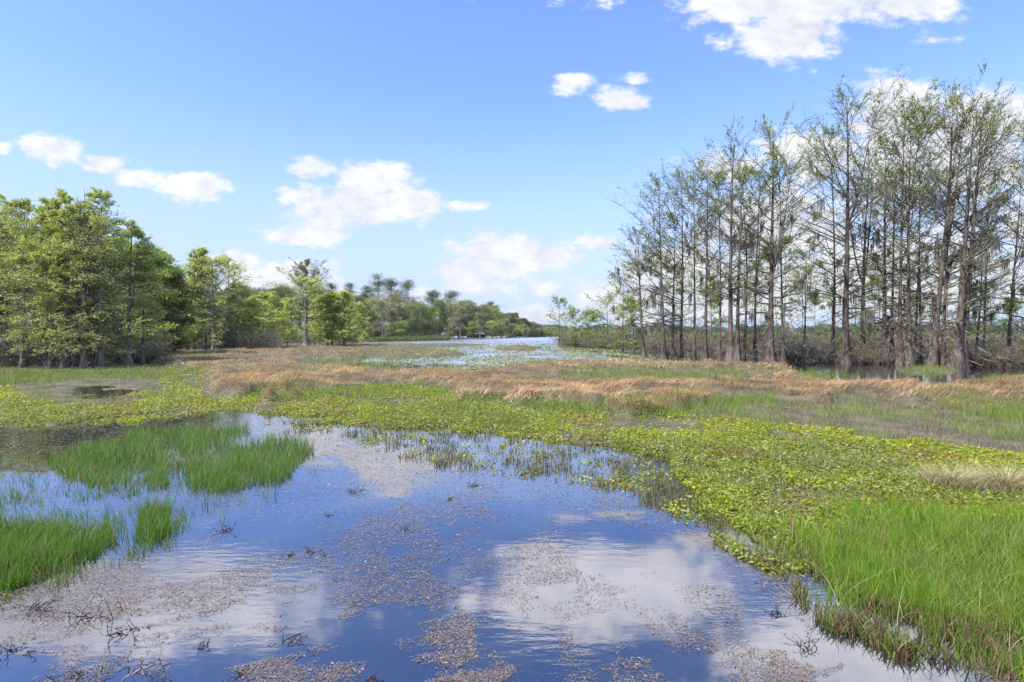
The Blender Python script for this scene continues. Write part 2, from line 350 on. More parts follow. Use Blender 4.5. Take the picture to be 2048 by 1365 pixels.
tag(mesh_obj('ground', np.stack([GX, GY, GZ], -1).reshape(-1, 3), [F], gm, smoothf=True), 'brown muddy marsh ground showing between the plants', 'ground', kind='structure')

# water: one level sheet with fine wind ripples
wm = bpy.data.materials.new('water'); wm.use_nodes = True; t = wm.node_tree; t.nodes.clear()
g = N(t, 'ShaderNodeNewGeometry'); dist = V_(t, 'LENGTH', g.outputs['Position'], out=1)
sy = N(t, 'ShaderNodeSeparateXYZ'); t.links.new(g.outputs['Position'], sy.inputs[0])
v1 = V_(t, 'MULTIPLY', g.outputs['Position'], (1.0, 2.6, 1))
w1 = N(t, 'ShaderNodeTexNoise'); w1.inputs['Scale'].default_value = 3.2; w1.inputs['Detail'].default_value = 4; t.links.new(v1, w1.inputs['Vector'])
w2 = N(t, 'ShaderNodeTexNoise'); w2.inputs['Scale'].default_value = .35; w2.inputs['Detail'].default_value = 2; t.links.new(g.outputs['Position'], w2.inputs['Vector'])
calm = smooth(t, w2.outputs[0], .42, .62, .12, 1.0)
hh = M_(t, 'MULTIPLY', w1.outputs[0], calm)
bp = N(t, 'ShaderNodeBump'); bp.inputs['Strength'].default_value = .45; bp.inputs['Distance'].default_value = .009; t.links.new(hh, bp.inputs['Height'])
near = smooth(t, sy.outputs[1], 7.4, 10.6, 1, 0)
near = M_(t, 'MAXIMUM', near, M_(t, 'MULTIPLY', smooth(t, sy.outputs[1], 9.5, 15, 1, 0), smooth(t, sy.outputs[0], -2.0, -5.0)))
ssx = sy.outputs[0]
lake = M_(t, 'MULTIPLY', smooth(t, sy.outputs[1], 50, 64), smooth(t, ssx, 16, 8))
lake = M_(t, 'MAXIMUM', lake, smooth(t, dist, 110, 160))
tl = N(t, 'ShaderNodeCombineXYZ'); t.links.new(M_(t, 'MULTIPLY_ADD', near, -0.105, M_(t, 'MULTIPLY', lake, -0.06)), tl.inputs[1])  # added lean of the normals: near pond and lake mirror higher sky
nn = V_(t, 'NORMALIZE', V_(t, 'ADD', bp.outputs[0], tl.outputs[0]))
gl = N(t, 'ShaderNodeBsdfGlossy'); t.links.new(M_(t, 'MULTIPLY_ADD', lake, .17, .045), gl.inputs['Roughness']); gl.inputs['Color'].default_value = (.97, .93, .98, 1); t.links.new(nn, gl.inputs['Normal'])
df = N(t, 'ShaderNodeBsdfDiffuse')
wb = N(t, 'ShaderNodeTexNoise'); wb.inputs['Scale'].default_value = .9; wb.inputs['Detail'].default_value = 6; t.links.new(g.outputs['Position'], wb.inputs['Vector'])
rw = N(t, 'ShaderNodeValToRGB'); e = rw.color_ramp.elements; e[0].position = .4; e[0].color = (.004, .010, .022, 1); e[1].position = .7; e[1].color = (.030, .034, .030, 1)
t.links.new(wb.outputs[0], rw.inputs[0]); t.links.new(rw.outputs[0], df.inputs[0])
fz = N(t, 'ShaderNodeFresnel'); fz.inputs[0].default_value = 1.33
fac = M_(t, 'POWER', fz.outputs[0], .40)
ms = N(t, 'ShaderNodeMixShader'); t.links.new(fac, ms.inputs[0]); t.links.new(df.outputs[0], ms.inputs[1]); t.links.new(gl.outputs[0], ms.inputs[2])
o = N(t, 'ShaderNodeOutputMaterial'); t.links.new(ms.outputs[0], o.inputs[0])
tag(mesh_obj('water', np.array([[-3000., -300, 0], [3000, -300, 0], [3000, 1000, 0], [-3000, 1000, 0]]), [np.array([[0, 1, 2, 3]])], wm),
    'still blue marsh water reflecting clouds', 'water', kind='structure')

# ------------------------------------------------------------ scattering
def scatter(r, n, px0, px1, py0, py1, test, warp=1.0, s=5, dpow=1.0):
    """random ground points, denser near the viewer, kept where test(px,py,x,y) holds"""
    px = r.uniform(px0, px1, n); py = r.uniform(py0, py1, n)
    x, y = to_xy(px, py)
    wx, wy = warped(x, y, warp, s)
    k = test(wx, wy, x, y)
    return x[k], y[k]
def stuff_blades(name, label, cat, r, x, y, h, lean, curl, wd, cols, wts, mat, segs=3, z0=None, dirn=None, mul=None, var=.2):
    n = len(x); z = np.maximum(height(x, y), -.03) if z0 is None else np.full(n, z0)
    a = r.uniform(0, 2 * np.pi, n) if dirn is None else dirn + r.normal(0, .45, n)
    V, Fs, per = blades(r, np.stack([x, y, z - .02], 1), h, np.cos(a) * lean, np.sin(a) * lean, curl, wd, segs)
    c = np.repeat(tones(r, n, cols, wts, var) * (1 if mul is None else mul[:, None]), per, 0)
    return tag(mesh_obj(name, V, Fs, mat, c), label, cat, kind='stuff')

r = np.random.default_rng(4)
# dry golden grass, combed over the mounds
x, y = scatter(r, 460000, -500, 2550, 684, 852, lambda a, b, x, y: gold_at(a, b) & (r.random(len(a)) < np.clip(.33 + .9 * np.clip(mound(x, y) * 1.6 + (fbm(x / 2.2, y / 2.6, 77, 3) - .5) * 2.2, 0, 1), 0, 1)))
n = len(x); flow = -1.1 + 2.6 * (fbm(x / 6, y / 8, 41, 2) - .5) * 2 + 2.4 * (fbm(x / 1.1, y / 1.4, 42, 2) - .5)
tuf = fbm(x / .8, y / 1.1, 43, 3)
md = mound(x, y)
h = r.uniform(.35, .9, n) * (.22 + .4 * md + .4 * tuf); lean = r.uniform(.6, 1.25, n)
curl = np.clip(r.normal(.82, .16, n), .2, 1.0)
stuff_blades('dry_grass', 'golden brown dry marsh grass bent over in combed mounds', 'dry grass', r, x, y, h, lean, curl, np.clip(y * .00048, .010, .09) * r.uniform(.6, 1.4, n),
    [(.55, .31, .16), (.68, .43, .25), (.80, .59, .40), (.28, .15, .07), (.17, .20, .04)], [.33, .28, .2, .12, .07], M_dry, 4, dirn=flow, mul=.35 + 1.3 * tuf)
# short mixed marsh grass over all land
def landtest(a, b, x, y):
    mud = anyin(MUD, a, b)
    p_ = np.where(mud, .16, .75) * np.where(anyin(BROAD, a, b), np.where(y > 17, .7, .3), 1) * np.where(gold_at(a, b), .32, 1) * np.clip(fbm(x / 3, y / 3, 55, 3) * 2.4 - .35, .08, 1)
    return ~water_at(a, b) & (r.random(len(a)) < p_)
x, y = scatter(r, 560000, -600, 2650, 672.5, 1330, landtest); n = len(x)
sel = fbm(x / 2.5, y / 4, 91, 3) + r.normal(0, .08, n)
h = r.uniform(.12, .38, n) * (.6 + sel)
V, Fs, per = blades(r, np.stack([x, y, np.maximum(height(x, y), 0) - .02], 1), h, *(lambda a, l: (np.cos(a) * l, np.sin(a) * l))(r.uniform(0, 6.3, n), r.uniform(.1, .8, n)), r.uniform(0, .5, n), np.clip(y * .0006, .008, .12) * r.uniform(.6, 1.3, n), 2)
ca = tones(r, n, [(.17, .25, .035), (.25, .32, .055), (.34, .38, .08)], var=.25); cb = tones(r, n, [(.34, .25, .15), (.22, .16, .09), (.42, .34, .22)], var=.25)
c = np.where((sel < .40)[:, None], cb, ca)
tag(mesh_obj('marsh_grass', V, Fs, M_grass, np.repeat(c, per, 0)), 'short olive and brown marsh grass across the wet ground', 'grass', kind='stuff')
# fresh green patches
x, y = scatter(r, 360000, -300, 2500, 690, 960, lambda a, b, x, y: anyin(GREENP, a, b) & (r.random(len(a)) < .25 + fbm(x / 2, y / 2, 12, 3)), .6); n = len(x)
stuff_blades('green_grass', 'fresh green grass in low patches beside the dry mounds', 'grass', r, x, y, r.uniform(.2, .5, n), r.uniform(.1, .5, n), r.uniform(0, .3, n), np.clip(y * .0006, .01, .09) * r.uniform(.6, 1.3, n),
    [(.14, .25, .03), (.21, .32, .045), (.28, .38, .07), (.36, .32, .13)], [.3, .32, .23, .15], M_grass, 3)
# bright tall grass at the right front
def tl_(a, b, x, y):
    return (anyin(TALL, a, b) & (r.random(len(a)) < .9)) | (anyin(TALLSP, a, b) & (r.random(len(a)) < .42 * np.clip(fbm(x / .35, y / .35, 8, 2) * 4.5 - 2.1, 0, 1)))
x, y = scatter(r, 210000, 1350, 2650, 960, 1480, tl_, 1.0); n = len(x)
tuft = fbm(x / .5, y / .5, 66, 2)
stuff_blades('tall_grass', 'vivid green tall grass standing in the water at the right front', 'grass', r, x, y, r.uniform(.10, .46, n) * (.25 + 1.15 * tuft), r.uniform(.02, .6, n) ** 1.3, r.uniform(0, .3, n), r.uniform(.004, .008, n),
    [(.14, .31, .015), (.20, .39, .02), (.30, .45, .04), (.13, .25, .02), (.50, .43, .16), (.28, .18, .08)], [.25, .3, .22, .1, .09, .04], M_grass, 4)
# reeds at the left
def rd_(a, b, x, y):
    gap = np.clip(fbm(x / .3, y / .45, 18, 3) * 4.6 - 1.2, 0, 1) * np.clip(fbm(x / 1.3, y / 1.3, 19, 2) * 4 - .4, .35, 1)
    return (anyin(REED, a, b) & (r.random(len(a)) < gap)) | (anyin(REEDSP, a, b) & (r.random(len(a)) < .22 * np.clip(fbm(x / .3, y / .3, 28, 2) * 5 - 2.6, 0, 1)))
x, y = scatter(r, 240000, -600, 720, 830, 1280, rd_, .7); n = len(x)
tuft = fbm(x / .6, y / .6, 67, 2)
stuff_blades('reed_grass', 'green reed grass standing in the shallow water on the left', 'grass', r, x, y, r.uniform(.16, .52, n) * (.4 + 1.1 * tuft), r.uniform(.02, .65, n), r.uniform(0, .3, n), r.uniform(.006, .011, n) * np.clip(y / 11, 1, 1.5),
    [(.09, .22, .02), (.13, .29, .025), (.20, .34, .05), (.28, .35, .15), (.42, .32, .18), (.20, .13, .07)], [.27, .28, .18, .1, .11, .06], M_grass, 4)
x, y = scatter(r, 60000, -600, 2650, 830, 1480, lambda a, b, x, y: (anyin(TALL, a, b) | anyin(REED, a, b) | anyin(TALLSP, a, b)) & (r.random(len(a)) < .5 * np.clip(fbm(x / .5, y / .5, 81, 3) * 4 - 1.9, 0, 1)), 1.0); n = len(x)
stuff_blades('dead_stalks', 'bent straw and brown dead stalks mixed through the near grass beds', 'dead stems', r, x, y, r.uniform(.1, .62, n), r.uniform(.2, 1.3, n), r.uniform(0, .7, n), r.uniform(.004, .010, n),
    [(.45, .36, .2), (.30, .2, .1), (.16, .10, .06), (.55, .48, .3)], None, M_dry, 4)
# sprigs of emergent plants along the edge of the pond
def eg_(a, b, x, y): return inside(EDGE, a, b) & (r.random(len(a)) < np.clip(fbm(x / .4, y / .4, 38, 3) * 3.4 - 1.5, .02, 1))
x, y = scatter(r, 230000, 380, 2200, 800, 1400, eg_, 1.5); n = len(x)
stuff_blades('emergent_sprigs', 'small green and brown sprigs poking from the water along the mat edge', 'water plants', r, x, y, r.uniform(.06, .26, n), r.uniform(.05, .8, n), r.uniform(0, .4, n), r.uniform(.008, .018, n) * np.clip(y / 11, 1, 2),
    [(.12, .20, .03), (.20, .28, .06), (.25, .16, .09), (.12, .08, .05), (.35, .24, .14)], [.2, .22, .23, .17, .18], M_grass, 3, z0=0.0)

# broad floating leaves: folded, tilted leaf blades in a dense mat
def folded(r, x, y, z, size, tilt, cols, wts, var=.2):
    n = len(x); nrm = norm(np.stack([r.normal(0, tilt, n), r.normal(0, tilt, n), np.ones(n)], 1))
    a = r.uniform(0, 6.283, n); A = np.stack([np.cos(a), np.sin(a), np.zeros(n)], 1); A = norm(A - nrm * (A * nrm).sum(1, keepdims=True)); B = np.cross(nrm, A)
    C = np.stack([x, y, z], 1); s = size[:, None]; fold = nrm * s * r.uniform(-.05, .22, n)[:, None]
    pts = [C - A * s * .5, C - A * s * .28 + B * s * .42 + fold, C + A * s * .30 + B * s * .40 + fold, C + A * s * .55, C + A * s * .30 - B * s * .40 + fold, C - A * s * .28 - B * s * .42 + fold]
    V = np.stack(pts, 1).reshape(-1, 3); o = (np.arange(n) * 6)[:, None]
    return V, [np.concatenate([o + k for k in q], 1) for q in ((0, 1, 2, 3), (0, 3, 4, 5))], np.repeat(tones(r, n, cols, wts, var), 6, 0)
def br_(a, b, x, y):
    d = np.clip(fbm(x / 1.6, y / 2.0, 71, 4) * 3.6 - .75, .1, 1)
    e_ = inside(EDGE, a, b) * np.clip(fbm(x / .6, y / .7, 74, 3) * 2.6 - 1.35, .01, .35) * np.where(a > 1250, .55, .45)
    return (anyin(BROAD, a, b) & ~gold_at(a, b) & (r.random(len(a)) < np.where(anyin(MUD, a, b), .12, 1) * d)) | (r.random(len(a)) < e_ * d)
x, y = scatter(r, 1000000, -500, 2600, 735, 1150, br_, .9); n = len(x)
V, Fs, c = folded(r, x, y, np.maximum(height(x, y), 0) + r.uniform(0, 1, n) ** 1.6 * .09, np.clip(.026 + .0019 * y, .040, .09) * r.uniform(.6, 1.4, n), .42,
    [(.22, .29, .04), (.35, .39, .055), (.47, .48, .12), (.12, .17, .03), (.52, .50, .36), (.36, .25, .15)], [.30, .28, .15, .13, .09, .05])
yel = np.repeat(np.clip(fbm(x / 2.6, y / 3.5, 72, 3) * 3 - 1.1, 0, 1), 6)[:, None]
brn = np.repeat(np.clip(fbm(x / 1.1, y / 1.5, 73, 3) * 5 - 2.6, 0, 1), 6)[:, None]
c = c * (1 + yel * (np.array([[1.35, 1.3, .7]]) - 1)) * (1 + brn * (np.array([[.95, .80, .95]]) - 1))
tag(mesh_obj('floating_leaves', V, Fs, M_leaf, c), 'dense mat of yellow green broad leaves between pond and dry grass', 'water plants', kind='stuff')

# lily pads on the far channel
def ll_(a, b, x, y):
    return inside(LAKE, a, b) & ~anyin(ISLES, a, b) & (b > 682) & (a < 1420) & (r.random(len(a)) < np.clip(fbm(x / 4, y / 9, 44, 3) * 3.6 - 1.0 + np.clip((704 - b) / 12, 0, 1.2), .03, .95) * np.where((b > 727) & (a < 900), .12, 1) * np.clip((1330 - a) / 90, .05, 1))
x, y = scatter(r, 46000, 640, 1450, 680, 746, ll_, .3); n = len(x)
s = r.uniform(.18, .42, n) * np.clip(y / 60, .8, 1.8); k6 = 8; th = np.arange(k6) * 2 * np.pi / k6
tx, ty = r.normal(0, .08, n), r.normal(0, .10, n)
dx = np.cos(th)[None] * s[:, None] / 2; dy = np.sin(th)[None] * s[:, None] / 2
V = np.stack([x[:, None] + dx, y[:, None] + dy, .02 + r.uniform(0, .03, n)[:, None] + np.abs(dx * tx[:, None] + dy * ty[:, None]) * 2], -1).reshape(-1, 3)
tag(mesh_obj('lily_pads', V, [np.arange(n * k6).reshape(-1, k6)], M_pad, np.repeat(tones(r, n, [(.28, .35, .09), (.42, .47, .18), (.58, .58, .36), (.42, .32, .12), (.14, .20, .05)], [.26, .28, .24, .11, .11]), k6, 0)),
    'round lily pads spread over the bright channel in the middle distance', 'lily pads', kind='stuff')

# floating scraps and fine weed lying on the near pond
MATS = [[(-700,1180),(0,1150),(300,1130),(560,1100),(700,1060),(820,1000),(980,1020),(1020,1050),(900,1090),(860,1150),(920,1180),(900,1240),(1000,1320),(960,1420),(700,1480),(560,1400),(400,1330),(180,1250),(-700,1300)],
  [(980,1100),(1060,1090),(1140,1120),(1120,1160),(1040,1165)],[(850,985),(1000,975),(1050,1010),(1010,1060),(880,1060)],[(1500,1290),(1600,1290),(1680,1330),(1650,1420),(1500,1400)],
  [(1180,960),(1400,960),(1480,1060),(1600,1180),(1620,1260),(1500,1170),(1380,1080),(1200,1030)]]
def mt_(a, b, x, y):
    u_ = x + .5 * y; n1 = .72 * fbm(x / .55, y / .8, 101, 4) + .28 * fbm(u_ / .9, (y - .35 * x) / .14, 103, 3); n2 = fbm(x / .16, y / .16, 105, 2)
    base = np.where(anyin(MATS, a, b), np.clip((n1 - .41) * 8, 0, 1) * (.35 + n2), np.clip((n1 - .50) * 5, 0, .42) * (.3 + n2))
    upper = np.clip((1050 - b) / 140, 0, 1) * (.32 + .6 * np.clip(n2 * 3 - 1.1, 0, 1))
    left = np.where((a < 560) & (b < 960), .95 * np.clip(n1 * 4 - .9, 0, 1), 0)
    rt = np.where(inside(MATS[4], a, b), .5 * np.clip(n2 * 3 - .9, 0, 1), 0)
    return inside(POND, a, b) & (r.random(len(a)) < np.maximum.reduce([base, upper, left, rt]))
x, y = scatter(r, 900000, -500, 2500, 815, 1500, mt_, 1.4); n = len(x)
a = r.uniform(0, np.pi, n); A = np.stack([np.cos(a), np.sin(a), r.normal(0, .12, n)], 1)
V, Fq = diamonds(np.stack([x, y, r.uniform(.003, .014, n)], 1), A, np.stack([r.normal(0, .22, n), r.normal(0, .22, n), np.ones(n)], 1), r.uniform(.015, .075, n) ** 1.0 * np.clip(y / 9, .8, 2.0) * np.where(r.random(n) < .03, 1.8, r.uniform(.4, 1.2, n)), np.where(r.random(n) < .03, .02, r.uniform(.0025, .008, n)) * np.clip(y / 8, .8, 2.5))
farg = (y > 12)[:, None]
c1 = tones(r, n, [(.30, .24, .22), (.21, .16, .13), (.38, .33, .31), (.36, .25, .12), (.11, .08, .05)], [.3, .27, .15, .12, .16])
c2 = tones(r, n, [(.20, .17, .12), (.16, .20, .07), (.28, .25, .19), (.10, .08, .05)])
tag(mesh_obj('floating_debris', V, [Fq], M_fleck, np.repeat(np.where(farg & (r.random((n, 1)) < .7), c2, c1), 4, 0)), 'fine weed scraps and dead stems floating on the near pond', 'floating weed', kind='stuff')

# grey twiggy litter standing in the mud right of the leaf mat and by the left shore
def tw_(a, b, x, y): return (anyin(MUD, a, b) | inside([(500,785),(800,800),(1100,820),(1400,850),(1800,900),(1900,960),(1500,930),(1200,850),(700,815)], a, b)) & (r.random(len(a)) < np.clip(fbm(x / 1.2, y / 1.6, 61, 3) * 3 - 1.2, 0, 1))
x, y = scatter(r, 30000, -300, 2400, 740, 960, tw_, 1.0); n = len(x)
stuff_blades('twig_litter', 'thin grey brown dead stems standing over the mud', 'dead stems', r, x, y, r.uniform(.12, .5, n), r.uniform(.1, 1.1, n), r.uniform(0, .3, n), r.uniform(.005, .010, n) * np.clip(y / 10, 1, 3),
    [(.30, .22, .18), (.40, .32, .28), (.18, .12, .09)], None, M_dry, 3)

# ------------------------------------------------------------ tufts of dead plants in the near pond: things
def dead_tuft(px, py, size, tone, label, nst=26, spread=1.0):
    x, y = to_xy(px, py); r = np.random.default_rng(int(px * 7 + py))
    root = empty('dead_plant_tuft', (x, y, 0), label, 'dead plant', 'dead plant tufts in the near pond')
    n = nst; ad = r.uniform(0, 6.28); a = ad + r.normal(0, 1.1, n) + np.pi * (r.random(n) < .3); L = size * r.uniform(.25, 1, n) ** 1.3; el = r.uniform(.0, 1.2, n)
    s = np.linspace(0, 1, 5)[None]
    ax, ay = np.cos(a), np.sin(a); rad = L[:, None] * np.cos(el)[:, None] * s * spread
    zz = L[:, None] * (np.sin(el)[:, None] * s - .35 * s ** 2 * (1 - np.sin(el))[:, None])
    P = np.stack([ax[:, None] * rad + np.cumsum(r.normal(0, size * .045, (n, 5)), 1) + r.normal(0, size * .26, n)[:, None], ay[:, None] * rad + np.cumsum(r.normal(0, size * .045, (n, 5)), 1) + r.normal(0, size * .16, n)[:, None], np.abs(zz + np.cumsum(r.normal(0, size * .03, (n, 5)), 1)) - .01], -1)
    Rr = np.linspace(1, .4, 5)[None] * r.uniform(.0022, .0045, n)[:, None] * (1 + size)
    V, F = tubes(P, Rr, 4)
    mesh_obj('stem', V, [F], tone, parent=root)
    k = n * 3; i = r.integers(0, n, k); j = r.integers(1, 5, k)
    V, F = diamonds(P[i, j] + r.normal(0, .01, (k, 3)), r.normal(size=(k, 3)) * (1, 1, .6), randunit(r, k), r.uniform(.02, .06, k) * (size / .25) ** .5, r.uniform(.006, .014, k))
    mesh_obj('withered_leaves', V, [F], M_dry, np.repeat(tones(r, k, [(.10, .065, .04), (.20, .13, .08), (.06, .045, .03)]), 4, 0), parent=root)
M_dark = mat_plain('wet_dead_stem', (.05, .034, .024), .6); M_tan = mat_plain('dry_pale_stem', (.42, .33, .25), .8)
TUFTS = [(455,1062,.26,M_dark,'dark withered tuft just beyond the left reed tips, on pale water'),(575,1112,.14,M_dark,'small dark stubby tuft left of its wider twin in the pond'),
 (628,1108,.20,M_dark,'spreading dark dead tuft with splayed curved stems on blue water'),(75,1222,.30,M_dark,'dark clump of rotting stems near the left edge of the pond'),
 (190,1235,.34,M_dark,'widest tangle of brown dead stems in the lower left pond'),(262,1262,.30,M_dark,'brown stems leaning right beside the widest tangle, lower left'),
 (582,1285,.20,M_dark,'upright dark stump of rotten reed with a bent twig'),(140,1360,.18,M_dark,'low dark knot of stems at the bottom left corner'),
 (478,1352,.14,M_dark,'small dark sprout at the bottom edge left of centre'),(400,1298,.12,M_dark,'tiny black pointed sprig alone on deep blue water'),
 (812,1058,.12,M_dark,'little dark sprig of curled leaves in mid pond'),(712,985,.28,M_dark,'reddish dead stems scattered on pale cloud reflection'),
 (945,972,.20,M_dark,'flat brown tuft on bright water below the leaf mat'),(1553,1232,.14,M_dark,'small brown twig knot on pale water lower right'),
 (1610,1300,.22,M_dark,'thin dark stalks at the lower right before the tall grass'),(1862,1322,.26,M_dark,'dark branching stalks at the right foot of the tall grass'),
 (1680,1262,.24,M_dark,'crossed dark stems on blue water below the tall grass edge'),(10,1310,.30,M_dark,'dark drooping stems at the far left edge of the pond'),
 (742,1358,.12,M_dark,'dark leafy scrap beside floating weed at the bottom'),(655,1032,.10,M_dark,'three tiny curled stems left of the mid pond sprig'),
 (250,1345,.40,M_tan,'tall pale straw coloured dry stalks at lower left'),(312,1345,.34,M_tan,'short pale dry stalk with curled tip right of the taller straw stalks'),
 (900,1000,.10,M_dark,'thin bent dead stem where the bright reflection ends')]
for tt in TUFTS: dead_tuft(*tt, nst=(12 if tt[3] is M_tan else 16), spread=(.5 if tt[3] is M_tan else 1.0))
def big_tussock(px, py, size, label):
    x, y = to_xy(px, py); r = np.random.default_rng(int(px)); n = 900
    root = empty('straw_tussock', (x, y, max(hz(x, y), 0)), label, 'grass tussock')
    a = r.uniform(0, 6.28, n); rr = np.abs(r.normal(0, size * .28, n)); bx, by = np.cos(a) * rr, np.sin(a) * rr
    a2 = a + r.normal(0, .5, n)
    V, Fs, per = blades(r, np.stack([bx, by, np.zeros(n)], 1), size * r.uniform(.6, 1.1, n), np.cos(a2) * .75, np.sin(a2) * .75, r.uniform(.3, .85, n), r.uniform(.006, .012, n), 4)
    mesh_obj('blades', V, Fs, M_dry, np.repeat(tones(r, n, [(.62, .5, .3), (.45, .34, .18), (.7, .6, .4), (.2, .26, .06)]), per, 0), parent=root)
big_tussock(1900, 985, .75, 'straw coloured drooping tussock left of its neighbour by the right edge')
big_tussock(2010, 990, .85, 'straw coloured arching tussock at the right edge above the tall grass')
big_tussock(1590, 803, .5, 'small rusty brown round tussock at the edge of the bare mud')

# ------------------------------------------------------------ trees
def lerp_trunk(P, t):
    K = len(P); f = np.clip(t * (K - 1), 0, K - 1.001); i = f.astype(int); w_ = (f - i)[:, None]
    return P[i] * (1 - w_) + P[i + 1] * w_
def branchset(r, O, az, el, L, bend, K=6, wig=.05):
    s = np.linspace(0, 1, K); n = len(O)
    e = el[:, None] + bend[:, None] * s[None]; st = L[:, None] / (K - 1)
    dx = np.cos(az)[:, None] * np.cos(e) * st; dy = np.sin(az)[:, None] * np.cos(e) * st; dz = np.sin(e) * st
    D = np.stack([dx, dy, dz], -1) + r.normal(0, 1, (n, K, 3)) * (L[:, None, None] * wig / K)
    D[:, 0] = 0
    return O[:, None] + np.cumsum(D, 1)
def cypress(name, loc, label, cat, group, seed, H, r0, hb=.25, spread=.2, el=(.1, .9), nb=60, ntw=9, nlf=9, lsize=.16, cols=None, wts=None,
            moss=0, skirt=0, leanx=0, sweep=0, fork=0, flare=1.6, bark=None, envelope='open', feather=.4, spr=None, twin=False, lz=-.1):
    r = np.random.default_rng(seed); root = empty(name, loc, label, cat, group)
    K = 16; s = np.linspace(0, 1, K); zs = H * s ** 1.25
    wx, wy = r.normal(0, .011 * H, 2)
    ph = r.uniform(0, 6.28, 2)
    trunks = []
    def mk(dx, dy, H_, r_, lean):
        z = H_ * s ** 1.25
        P = np.stack([dx + lean * s * H_ + wx * np.sin(3 * s + ph[0]) * s * 1.2, dy + wy * np.sin(2.6 * s + ph[1]) * s * 1.2, z + lz], 1)
        Rr = r_ * ((1 - s) ** .85 * .82 + .03) + r_ * (flare - .8) * np.exp(-z / (H_ * .045))
        return P, Rr
    trunks.append(mk(0, 0, H, r0, leanx))
    if twin: trunks.append(mk(r0 * 1.5, r.normal(0, .2), H * r.uniform(.85, 1), r0 * .85, leanx + r.uniform(.01, .03)))
    if fork:
        for q in range(fork):
            P, Rr = trunks[0]; k0 = r.integers(7, 10); a = r.uniform(0, 6.28); sg = -1 if q % 2 else 1
            s2 = np.linspace(0, 1, K - k0)
            hh = (H * r.uniform(.8, .97) - P[k0, 2])
            Q = P[k0] + np.stack([sg * (np.abs(np.cos(a)) * .5 + .4) * H * .09 * s2 ** .7, np.sin(a) * H * .05 * s2 ** .7, hh * s2], 1)
            Q = np.concatenate([Q, np.repeat(Q[-1:], k0, 0) + np.linspace(0, .02, k0)[:, None]]); RR = np.concatenate([Rr[k0] * .7 * (1 - s2 * .93), np.full(k0, .004)])
            trunks.append((Q, RR))
    S = 16
    th = np.arange(S) * 2 * np.pi / S; nfl = r.integers(5, 8)
    parts = []
    for (P, Rr) in trunks:
        fl = 1 + (.28 * np.sin(nfl * th[None] + r.uniform(0, 6)) + .10 * np.sin((nfl * 2 + 1) * th[None])) * np.exp(-np.maximum(P[:, 2:3] - lz, 0) / (H * .06))
        parts.append(tubes(P[None], Rr[None], S, fl[None]))
    tr = r.integers(0, len(trunks), nb); tt = hb + (1 - hb) * r.random(nb) ** .9 * .99
    O = np.zeros((nb, 3)); RB = np.zeros(nb)
    for q in range(len(trunks)):
        mk_ = tr == q; sgm = tt[mk_] ** .8 if q < (2 if twin else 1) else (tt[mk_] - hb) / (1 - hb) * .55
        O[mk_] = lerp_trunk(trunks[q][0], sgm); RB[mk_] = np.interp(sgm * 15, np.arange(16), trunks[q][1])
    u = np.clip(O[:, 2] / H, 0, 1)
    if envelope == 'open': env = np.interp(u, [0, .2, .45, .7, .9, 1], [.45, .55, .95, 1.1, .62, .2])
    elif envelope == 'cone': env = np.interp(u, [0, .15, .4, .7, .9, 1], [.8, 1, .9, .62, .32, .12])
    else: env = np.interp(u, [0, .3, .55, .8, 1], [.5, .7, 1, .95, .5])
    L = H * spread * env * r.uniform(.55, 1.2, nb)
    az = r.uniform(0, 6.283, nb)
    if sweep: az = np.where(r.random(nb) < abs(sweep), r.normal(0 if sweep > 0 else np.pi, .7, nb), az)
    e0 = el[0] + (el[1] - el[0]) * u ** 1.2 + r.normal(0, .14, nb)
    B = branchset(r, O, az, e0, L, r.uniform(-.25, .35, nb) if envelope != 'cone' else r.uniform(-.5, .1, nb), 6, .12)
    Rb = np.clip(RB * .42, .018, .16)[:, None] * np.linspace(1, .16, 6)[None] + .004
    parts.append(tubes(B, Rb, 5))
    nt_ = nb * ntw; bi = np.repeat(np.arange(nb), ntw); sp = r.uniform(.18, 1, nt_)
    f = sp * 4.999; j = f.astype(int); wq = (f - j)[:, None]
    O2 = B[bi, j] * (1 - wq) + B[bi, j + 1] * wq
    az2 = az[bi] + r.choice([-1, 1], nt_) * r.uniform(.35, 1.25, nt_)
    L2 = L[bi] * .42 * (1.15 - .75 * sp) * r.uniform(.5, 1.3, nt_) + .15
    e2 = e0[bi] * .7 + r.normal(0, .3, nt_)
    T = branchset(r, O2, az2, e2, L2, r.normal(-.1, .4, nt_), 4, .15)
    parts.append(tubes(T, np.linspace(.016, .007, 4)[None] * np.ones((nt_, 1)) * (H / 22) ** .5, 3))
    V, F, _ = merge(parts); mesh_obj('trunk', V, F, bark or M_barkR, parent=root, smoothf=True)
    if cols:
        dens = np.clip(fbm(T[:, 2, 0] * .5 + seed, T[:, 2, 2] * .5 + T[:, 2, 1] * .3, seed % 97, 2) * 2.6 - .35, .15, 1.5)
        cnt = r.poisson(nlf * dens * (1 if envelope == 'cone' else np.interp(T[:, 0, 2] / H, [0, .2, .55, .8, 1], [.9, .55, .6, 1.2, 1.4]))); i = np.repeat(np.arange(nt_), cnt); n = len(i)
        f = r.uniform(.15, 1.05, n) * 2.999; f = np.minimum(f, 2.999); j = f.astype(int); wq = (f - j)[:, None]
        C = T[i, j] * (1 - wq) + T[i, j + 1] * wq + r.normal(0, 1, (n, 3)) * (lsize * np.array([.8, .8, .45]))
        A = norm(T[i, 3] - T[i, 0]) + r.normal(0, .6, (n, 3)) * (1, 1, .45)
        Nn = np.stack([r.normal(0, feather, n), r.normal(0, feather, n), np.ones(n)], 1)
        sz = lsize * r.uniform(.5, 1.5, n)
        V, F = diamonds(C, A, Nn, sz * 1.5, sz * .55)
        cc = tones(r, n, cols, wts, .22) * (.75 + .5 * dens[i][:, None] ** .3 * .9)
